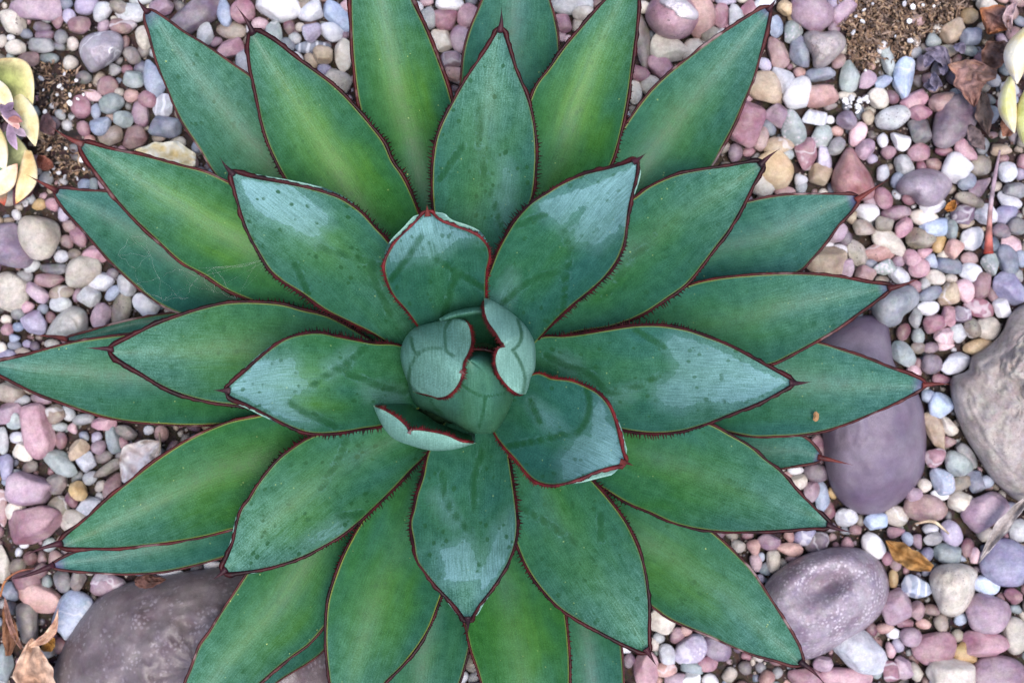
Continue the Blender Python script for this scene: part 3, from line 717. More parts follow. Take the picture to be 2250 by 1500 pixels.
def make_shell(idx, S, M, zS, zM, ztip_t, lines, blue, dust, inner=None, backness=.5, zbase=.075, label=None, bulge=.55, yellow=.8):
    NT = 60
    S = spline(S, NT); M = spline(M, NT)
    t = np.linspace(0, 1, NT)
    tipw = np.exp(-((t - ztip_t) / .30) ** 2)
    ztop = zS + (zM - zS) * (.25 + .75 * tipw) * sstep(0, .08, t) * sstep(1, .92, t)
    ax = np.array([AX, AY])
    rows = []; zs = []; al = []; ed = []; bk = []
    for q in np.linspace(0, 1, 8)[:-1]:           # wrapped stalk below the silhouette
        K = ax + (S - ax) * (.62 + .38 * q ** .6)
        rows.append(K); zs.append(zbase + (zS - zbase) * q * np.ones(NT)); al.append(np.zeros(NT)); ed.append(np.full(NT, 60.)); bk.append(np.full(NT, backness))
    nS = 22
    for q in np.linspace(0, 1, nS):
        rows.append(S + (M - S) * q)
        zs.append(zS + (ztop - zS) * np.sin(q * math.pi / 2) ** bulge); al.append(np.full(NT, .62 + .25 * q)); ed.append((1 - q) * np.linalg.norm(M - S, axis=1))
        bk.append(np.full(NT, backness))
    iM = len(rows) - 1
    B = spline(inner, NT) if inner is not None else S + (M - S) * .72
    for q in np.linspace(0, 1, 12)[1:]:
        rows.append(M + (B - M) * q)
        zs.append(ztop - .004 * sstep(0, .2, q) - (ztop - zS + .035) * q ** .8 * .8); al.append(np.full(NT, .2)); ed.append(np.full(NT, 60.)); bk.append(np.zeros(NT))
    P = np.array(rows); Zz = np.array(zs)
    V = w3a(P, Zz); nr = len(rows)
    F = grid_faces(nr, NT)
    f = fix_normals(V.reshape(-1, 3), np.array(F[7 * (NT - 1):iM * (NT - 1)]))
    if tuple(f[0]) != F[7 * (NT - 1)]:
        F = [q[::-1] for q in F]
    o = mesh_obj("leaf", V.reshape(-1, 3), F, M_LEAF, agave, attrs=core_attrs(P.reshape(-1, 2), lines, np.array(al).ravel(), np.array(ed).ravel(), np.array(bk).ravel()))
    set_props(o, blue, dust, yellow)
    if label: o['label'] = label
    E = V[iM]; out = E - V[iM - 4]; out[:, 2] = 0
    alg = np.gradient(E, axis=0); alg /= np.linalg.norm(alg, axis=1)[:, None] + 1e-9
    out -= (out * alg).sum(1)[:, None] * alg
    out /= np.linalg.norm(out, axis=1)[:, None] + 1e-9
    if idx == 4:
        return o
    margin_mesh(E[1:-1], out[1:-1], alg[1:-1], np.full(NT - 2, 4.6), (.02, .98, 1.5), 200 + idx, o, M_MARGB, tooth_len=7, pitch=6)
    k = int(ztip_t * (NT - 1))
    tp = P[iM][k]; dv = (P[iM][k] - P[iM - 6][k]); dv /= np.linalg.norm(dv) + 1e-9
    spine_mesh(tp - dv * 6, tp + dv * 9, ztop[k] + .001, ztop[k] + .006, 5., o, M_SPINE2)
    return o

make_shell(1, [(1011, 695), (992, 698), (956, 707), (913, 719), (896, 734), (883, 758), (880, 784), (886, 813), (896, 839), (908, 861)],
           [(1011, 695), (1028, 710), (1035, 731), (1036, 753), (1030, 774), (1019, 796), (1016, 818), (1011, 837), (999, 856), (982, 870), (963, 874), (942, 868), (908, 861)],
           .142, .216, .50, [[(992, 698), (978, 722), (978, 746), (982, 772), (997, 782)], [(968, 765), (944, 765), (920, 777), (903, 803), (898, 832), (903, 856)], [(903, 741), (908, 765), (915, 777)]],
           .8, 1.0, backness=.30, label="young leaf curled over the central cone, its tip bent inward")
make_shell(2, [(1063, 654), (1075, 657), (1107, 675), (1139, 699), (1160, 723), (1174, 751), (1177, 788), (1175, 812), (1167, 828), (1160, 855), (1155, 865)],
           [(1063, 654), (1064, 683), (1072, 707), (1091, 734), (1101, 751), (1108, 757), (1095, 767), (1088, 788), (1093, 817), (1107, 839), (1125, 857), (1144, 867), (1155, 865)],
           .146, .212, .46, [[(1138, 702), (1146, 736), (1141, 755), (1126, 770)], [(1131, 774), (1143, 796), (1153, 827), (1150, 861)]],
           .6, .9, backness=.6, label="pale upright young leaf with notched red edge")
make_shell(3, [(820, 890), (829, 913), (845, 943), (866, 964), (898, 977), (943, 989), (983, 989), (1015, 983), (1045, 973)],
           [(820, 890), (850, 903), (877, 921), (893, 937), (899, 947), (909, 944), (943, 947), (983, 956), (1015, 970), (1045, 973)],
           .150, .192, .42, [], .6, .9, inner=[(850, 885), (890, 888), (903, 890), (917, 900), (940, 914), (957, 926), (985, 938), (1010, 948), (1040, 958)],
           backness=.55, label="pale upright young leaf folded like a cup below the cone")
make_shell(4, [(965, 700), (985, 688), (1011, 680), (1040, 675), (1070, 676), (1090, 690)],
           [(968, 706), (988, 697), (1012, 690), (1040, 686), (1068, 687), (1086, 698)],
           .15, .166, .5, [], .9, .4, inner=[(985, 760), (1005, 762), (1030, 764), (1050, 764), (1070, 764), (1090, 765)], backness=.1, yellow=0.,
           label="dark upright young leaf behind the cone")

def make_cone():
    sil = spline([(895, 760), (892, 810), (898, 850), (906, 875), (917, 893), (949, 907), (992, 928), (1030, 949), (1064, 953), (1088, 948), (1110, 916), (1129, 870), (1128, 830), (1110, 795), (1088, 780), (1060, 771), (1035, 771), (1000, 755), (940, 740)], 72, closed=True)
    apex = np.array([1032., 792.])
    rows = []; zs = []
    for q in np.linspace(0, 1, 6)[:-1]:
        rows.append(apex + (sil - apex) * (.86 + .14 * q)); zs.append(np.full(72, .07 + .062 * q))
    for q in np.linspace(1, .0, 26):
        rows.append(apex + (sil - apex) * max(q, .004)); zs.append(np.full(72, .132 + .074 * (1 - q ** 1.9) ** .8))
    P = np.array(rows); Zz = np.array(zs)
    # overlapping wrapped leaves: slight steps in the surface
    ang = np.arctan2(P[..., 1] - apex[1], P[..., 0] - apex[0])
    Zz = Zz + .0022 * np.tanh(4 * np.sin(ang * 2 + Zz * 40))
    V = w3a(P, Zz).reshape(-1, 3)
    F = grid_faces(len(rows), 72, 0, True)
    f = fix_normals(V, np.array(F[72 * 8:]))
    if tuple(f[0]) != F[72 * 8]:
        F = [q[::-1] for q in F]
    n = len(V)
    o = mesh_obj("cone", V, F, M_LEAF, agave, attrs=core_attrs(P.reshape(-1, 2), [[(1014, 844), (1033, 858), (1064, 870), (1112, 863)], [(1066, 873), (1062, 904), (1052, 942)], [(944, 875), (954, 894), (973, 911)]],
                 np.full(n, .5), np.full(n, 60.), np.full(n, .08)))
    set_props(o, .75, .6, 0.)
    o['label'] = "tight central cone of unopened leaves"
    Ed = w3a(spline([(1030, 770), (1055, 769), (1080, 774), (1094, 784)], 20), np.full(20, .176))
    al = np.gradient(Ed, axis=0); al /= np.linalg.norm(al, axis=1)[:, None]
    out = np.stack([-al[:, 1], al[:, 0], 0 * al[:, 0]], -1)
    margin_mesh(Ed, out, al, np.full(20, 5.), (.02, .98, 1.3), 300, o, M_MARG, tooth_len=6, pitch=7)
make_cone()

def make_stem():
    V = []; n = 24
    prof = [(.055, -.01), (.058, .02), (.052, .06), (.045, .10), (.02, .125)]
    cx, cy, _ = w3(AX, AY, .05)
    for r, z in prof:
        for k in range(n):
            a = 2 * math.pi * k / n
            V.append((cx + r * math.cos(a), cy + r * math.sin(a), z))
    F = grid_faces(len(prof), n, 0, True); F.append(tuple(reversed(range(n)))); F.append(tuple((len(prof) - 1) * n + k for k in range(n)))
    m = len(V)
    o = mesh_obj("stem", V, F, M_BITS, agave, attrs=dict(tint=np.tile([*lin((44, 78, 50)), 1], (m, 1))))
make_stem()

# ------------------------------------------------------------------ stones
CC = {'W': ((226, 224, 224), 'white'), 'w': ((204, 205, 210), 'off-white'), 'C': ((215, 205, 190), 'cream'), 'c': ((198, 188, 172), 'dull cream'),
      'G': ((188, 190, 190), 'light grey'), 'g': ((148, 148, 150), 'grey'), 'D': ((100, 98, 104), 'dark grey'), 'B': ((165, 178, 198), 'pale blue'),
      'b': ((116, 128, 150), 'slate blue'), 'A': ((180, 197, 221), 'sky blue'), 'E': ((166, 178, 174), 'sage grey'), 'e': ((138, 155, 156), 'teal grey'),
      'T': ((190, 165, 135), 'tan'), 't': ((165, 145, 125), 'brown tan'), 'O': ((205, 168, 105), 'ochre'), 'o': ((222, 192, 150), 'pale ochre'),
      'K': ((142, 126, 104), 'khaki'), 'k': ((128, 112, 104), 'taupe'), 'P': ((198, 150, 160), 'pink'), 'p': ((222, 188, 192), 'pale pink'),
      'Q': ((174, 115, 130), 'rose'), 'R': ((150, 86, 97), 'dark red'), 'r': ((146, 85, 80), 'brick red'), 'M': ((158, 122, 140), 'mauve'),
      'm': ((180, 150, 165), 'pale mauve'), 'V': ((118, 92, 114), 'purple'), 'v': ((140, 118, 142), 'dusty violet'), 'L': ((182, 172, 194), 'lilac'),
      'l': ((150, 147, 178), 'blue lilac'), 'S': ((202, 155, 145), 'salmon'), 's': ((172, 130, 125), 'brownish pink')}
SHN = {'o': 'oval', 'e': 'egg-shaped', 'a': 'angular', 't': 'three-cornered', 'b': 'blocky', 'r': 'round', 'l': 'long'}

def grade(c):
    l = np.array(lin(c)); m = l.mean()
    l = m + (l - m) * 1.25                       # fuller colour
    return np.clip(l, .01, 1) * (m / .58) ** .48 * np.array([.95, .95, 1.0])

def ico(n):
    bm = bmesh.new(); bmesh.ops.create_icosphere(bm, subdivisions=n, radius=1.0)
    V = np.array([v.co[:] for v in bm.verts]); F = [tuple(v.index for v in f.verts) for f in bm.faces]
    bm.free(); return V, F
ICO3, ICO2, ICO1 = ico(4), ico(2), ico(1)

def shape_pebble(V, kind, seed):
    r = random.Random(seed)
    V = V.copy()
    so = Vector((seed * 3.17, seed * 1.31, seed * .73))
    p = {'b': 3.0, 'a': 2.3, 't': 2.2}.get(kind, 2.15)
    V /= ((np.abs(V) ** p).sum(1) ** (1 / p))[:, None]
    planes = {'a': 9, 'b': 5, 't': 5}.get(kind, 5)
    for _ in range(planes):
        n = Vector((r.gauss(0, 1), r.gauss(0, 1), r.gauss(0, .8))).normalized(); n = np.array(n)
        d = r.uniform(.62, .86) if kind in 'abt' else r.uniform(.74, .95)
        h = V @ n
        ex = np.maximum(h - d, 0)
        V -= np.outer(ex * (.82 if kind in 'abt' else .6), n)
    x = V[:, 0].copy()
    if kind == 't':
        V[:, 1] *= 1 - .42 * x
    elif kind in 'e':
        V[:, 1] *= 1 - .22 * x; V[:, 2] *= 1 - .12 * x
    else:
        V[:, 1] *= 1 - r.uniform(-.12, .12) * x
    V[:, 1] += r.uniform(-.10, .10) * x * x
    am = {'a': .055, 'b': .05, 't': .05}.get(kind, .05)
    d = np.array([mnoise.noise(Vector(v) * 1.3 + so) * am * 1.6 + mnoise.noise(Vector(v) * 3.1 + so) * am * .6 + mnoise.noise(Vector(v) * 7 + so) * .010 for v in V])
    V *= (1 + d)[:, None]
    V /= np.abs(V[:, :2]).max(0).mean()
    return V

PMESH = {}
for kd in 'oeatbrl':
    for k in range(5):
        V = shape_pebble(ICO3[0], 'o' if kd in 'rl' else kd, hash_ := (ord(kd) * 7 + k * 13) % 97)
        me = bpy.data.meshes.new("pebble_" + kd); me.from_pydata(V.tolist(), [], ICO3[1])
        me.polygons.foreach_set('use_smooth', [True] * len(me.polygons))
        me.materials.append(M_PEB)
        PMESH[kd, k] = me

# ---- big and singular stones, each with its own outline
NAMED = []          # (x, y, short name) used to say where a pebble lies
PLACED = []         # (x, y, a, b, ang) footprints in the plan
POLYS = []

def outline_stone(name, label, cat, outline, height, col, mat, amp=.06, rough_amp=.0, expo=2.4, dimple=None, ridge=0., base=-.006, short=None, seed=1, parent=None, crack=None, top_patch=None):
    n = 88
    C = spline(outline, n, closed=True)
    c = C.mean(0)
    V = []; rows = 34
    so = Vector((seed * 5.3, seed * 2.1, 0))
    for i in range(rows):
        t = 1 - i / (rows - 1)                     # 1 = outline, 0 = top
        t = t ** .72
        P = c + (C - c) * t
        z = np.full(n, height * max(0., 1 - t ** expo) ** (1 / 2.0))
        for k in range(n):
            x, y = P[k] / 100
            q = Vector((x, y, 0)) * 2.0 + so
            z[k] += height * amp * (mnoise.noise(q) + .5 * mnoise.noise(q * 2.3)) * (1 - t ** 6)
            if rough_amp:
                z[k] += height * rough_amp * (mnoise.noise(q * 5) + .6 * mnoise.noise(q * 11)) * (1 - t ** 8)
            if ridge:
                z[k] += height * ridge * (.5 - abs(mnoise.noise(q * 1.3))) * (1 - t ** 5)
            if dimple:
                dx, dy, rx, ry, dep, an = dimple
                ca, sa = math.cos(math.radians(an)), math.sin(math.radians(an))
                ux, uy = P[k][0] - dx, P[k][1] - dy
                e = ((ux * ca + uy * sa) / rx) ** 2 + ((-ux * sa + uy * ca) / ry) ** 2
                z[k] -= dep * math.exp(-e * 1.4)
        V.append(w3a(P, np.maximum(z, 0) + .004))
    low = w3a(c + (C - c) * .93, np.full(n, base))
    V = np.concatenate([low[None]] + [v[None] for v in V]).reshape(-1, 3)
    F = [tuple(f) for f in fix_normals(V, np.array(grid_faces(rows + 1, n, 0, True)))]
    F = [tuple(int(q) for q in f) for f in F]
    cx, cy, _ = w3(c[0], c[1], 0)
    if parent is None:
        V = V - np.array([cx, cy, 0])
        o = mesh_obj(name, V, F, mat)
        o.location = (cx, cy, 0)
    else:
        o = mesh_obj(name, V, F, mat, parent)
    o.color = (*lin(col), 1)
    if parent is None:
        tag(o, label, cat)
    NAMED.append((c[0], c[1], short or label)); POLYS.append([tuple(q) for q in C])
    return o

z7 = lambda *p: Z(1650, 750, *p); z6 = lambda *p: Z(1650, 350, *p); z8 = lambda *p: Z(1650, 1100, *p); z5 = lambda *p: Z(1650, 0, *p); z1 = lambda *p: Z(0, 0, *p); z2 = lambda *p: Z(0, 350, *p)
outline_stone("boulder", "big smooth dusty purple boulder half under the agave's spiny leaf tips", "boulder",
    [(1795, 760), (1850, 712), (1900, 692), (1945, 700), (1957, 745), (1966, 800), (2010, 850), (2030, 900), (2036, 975), (2028, 1040), (2000, 1085), (1970, 1110), (1930, 1132), (1895, 1132), (1860, 1115), (1830, 1080), (1812, 1020), (1806, 960), (1798, 880), (1785, 810)],
    .050, (100, 83, 106), M_BOULD, .05, .006, short="the purple boulder", seed=2)
b2 = outline_stone("boulder", "craggy grey-brown boulder with a rough ledge at the picture's edge", "boulder",
    [(2087, 849), (2090, 827), (2127, 812), (2132, 785), (2165, 763), (2203, 725), (2218, 691), (2250, 667), (2330, 690), (2365, 850), (2350, 1010), (2300, 1110), (2240, 1102), (2183, 1057), (2149, 1006), (2119, 958), (2100, 915)],
    .036, (150, 136, 130), M_CRAG, .12, .06, ridge=.16, expo=4., short="the craggy grey boulder", seed=5)
outline_stone("ledge", None, None, [(2178, 812), (2186, 775), (2215, 742), (2260, 705), (2330, 705), (2352, 800), (2340, 910), (2290, 925), (2245, 900), (2210, 868), (2182, 845)], .048, (158, 144, 136), M_CRAG, .12, .07, ridge=.25, seed=9, parent=b2)
NAMED.pop(); POLYS.pop()
outline_stone("boulder", "oval mauve stone with white specks and a shallow dimple on top", "stone",
    [(1678, 1287), (1698, 1260), (1738, 1231), (1783, 1212), (1837, 1201), (1890, 1204), (1930, 1228), (1951, 1265), (1954, 1303), (1941, 1340), (1909, 1375), (1863, 1407), (1821, 1431), (1775, 1449), (1700, 1435), (1668, 1380), (1664, 1320)],
    .046, (128, 108, 128), M_BOULDS, .03, .006, dimple=(1812, 1285, 66, 34, .024, -22), short="the dimpled speckled stone", seed=3, expo=2.8)
outline_stone("boulder", "large dark grey-purple stone under the lowest leaves beside a curled peach leaf", "boulder",
    [(112, 1500), (128, 1441), (149, 1393), (176, 1353), (213, 1313), (253, 1289), (293, 1276), (373, 1260), (440, 1249), (507, 1244), (600, 1250), (690, 1330), (725, 1430), (720, 1560), (600, 1650), (350, 1660), (150, 1600)],
    .062, (94, 78, 82), M_BOULDD, .10, .022, short="the large dark stone", seed=4)
outline_stone("rock", "angular lilac-grey rock crossed by thick white veins", "rock", z1((650, 390), (690, 310), (790, 265), (960, 260), (1020, 330), (1000, 450), (920, 520), (800, 590), (750, 600), (700, 540), (660, 460)),
    .024, (168, 158, 172), M_PEBV, .12, .02, ridge=.30, short="the white-veined rock", seed=6)
outline_stone("rock", "rough heart-shaped grey-brown rock next to bare soil", "rock", z5((430, 290), (500, 240), (600, 262), (700, 250), (770, 300), (785, 370), (740, 440), (680, 500), (600, 560), (520, 560), (500, 470), (450, 380)),
    .024, (152, 137, 137), M_PEBP, .10, .05, short="the rough heart-shaped rock", seed=7)
s7 = outline_stone("stone", "mauve-pink stone with a white crust on top, at the picture's top edge", "stone", Z(1100, 0, (1190, 130), (1215, 40), (1280, -30), (1400, -60), (1560, -20), (1640, 80), (1650, 160), (1600, 250), (1530, 310), (1440, 335), (1330, 310), (1240, 240)),
    .034, (172, 120, 137), M_PEBP, .05, .006, short="the white-crusted pink stone", seed=8)
cr = outline_stone("crust", None, None, Z(1100, 0, (1290, 10), (1380, -30), (1520, -10), (1600, 60), (1640, 120), (1620, 170), (1530, 185), (1450, 160), (1400, 100), (1330, 60)), .0365, (226, 214, 222), M_PEB, .05, .04, base=.02, seed=12, parent=s7, expo=5)
NAMED.pop(); POLYS.pop()
outline_stone("stone", "kidney-shaped blue-grey stone under a red leaf spine", "stone", z6((995, 1220), (1020, 1150), (1100, 1090), (1220, 1050), (1330, 1040), (1385, 1100), (1385, 1180), (1330, 1240), (1260, 1290), (1230, 1350), (1150, 1385), (1060, 1380), (1010, 1310)),
    .030, (132, 140, 150), M_PEB, .05, .008, short="the kidney-shaped grey stone", seed=10)
outline_stone("stone", "lumpy cream stone with dark flecks below an ochre dry leaf", "stone", z8((1465, 640), (1500, 560), (1600, 510), (1720, 510), (1820, 540), (1870, 590), (1850, 680), (1840, 780), (1790, 880), (1720, 940), (1640, 955), (1560, 920), (1530, 850), (1490, 760)),
    .028, (206, 194, 178), M_PEBP, .12, .02, short="the lumpy cream stone", seed=11)
outline_stone("stone", "dark red triangular stone among small white pebbles", "stone", z5((790, 1215), (840, 1222), (900, 1320), (990, 1450), (1025, 1580), (1000, 1640), (900, 1655), (760, 1640), (670, 1560), (665, 1450), (720, 1320)),
    .026, (156, 84, 84), M_PEB, .08, .01, short="the red triangular stone", seed=13)
outline_stone("stone", "smooth heart-shaped dusty violet stone near a fallen red-based stalk", "stone", z6((1190, 230), (1260, 130), (1400, 75), (1540, 90), (1640, 150), (1660, 220), (1610, 310), (1540, 390), (1440, 400), (1370, 370), (1310, 300), (1230, 290)),
    .028, (142, 122, 142), M_PEB, .04, .006, short="the heart-shaped violet stone", seed=14)
outline_stone("stone", "pale cream angular stone with one flat face, below smaller pebbles", "stone", z2((380, 1450), (420, 1350), (500, 1260), (590, 1205), (700, 1240), (730, 1320), (710, 1420), (600, 1460), (450, 1475)),
    .024, (204, 198, 186), M_PEB, .16, .01, ridge=.3, short="the pale angular stone", seed=15)

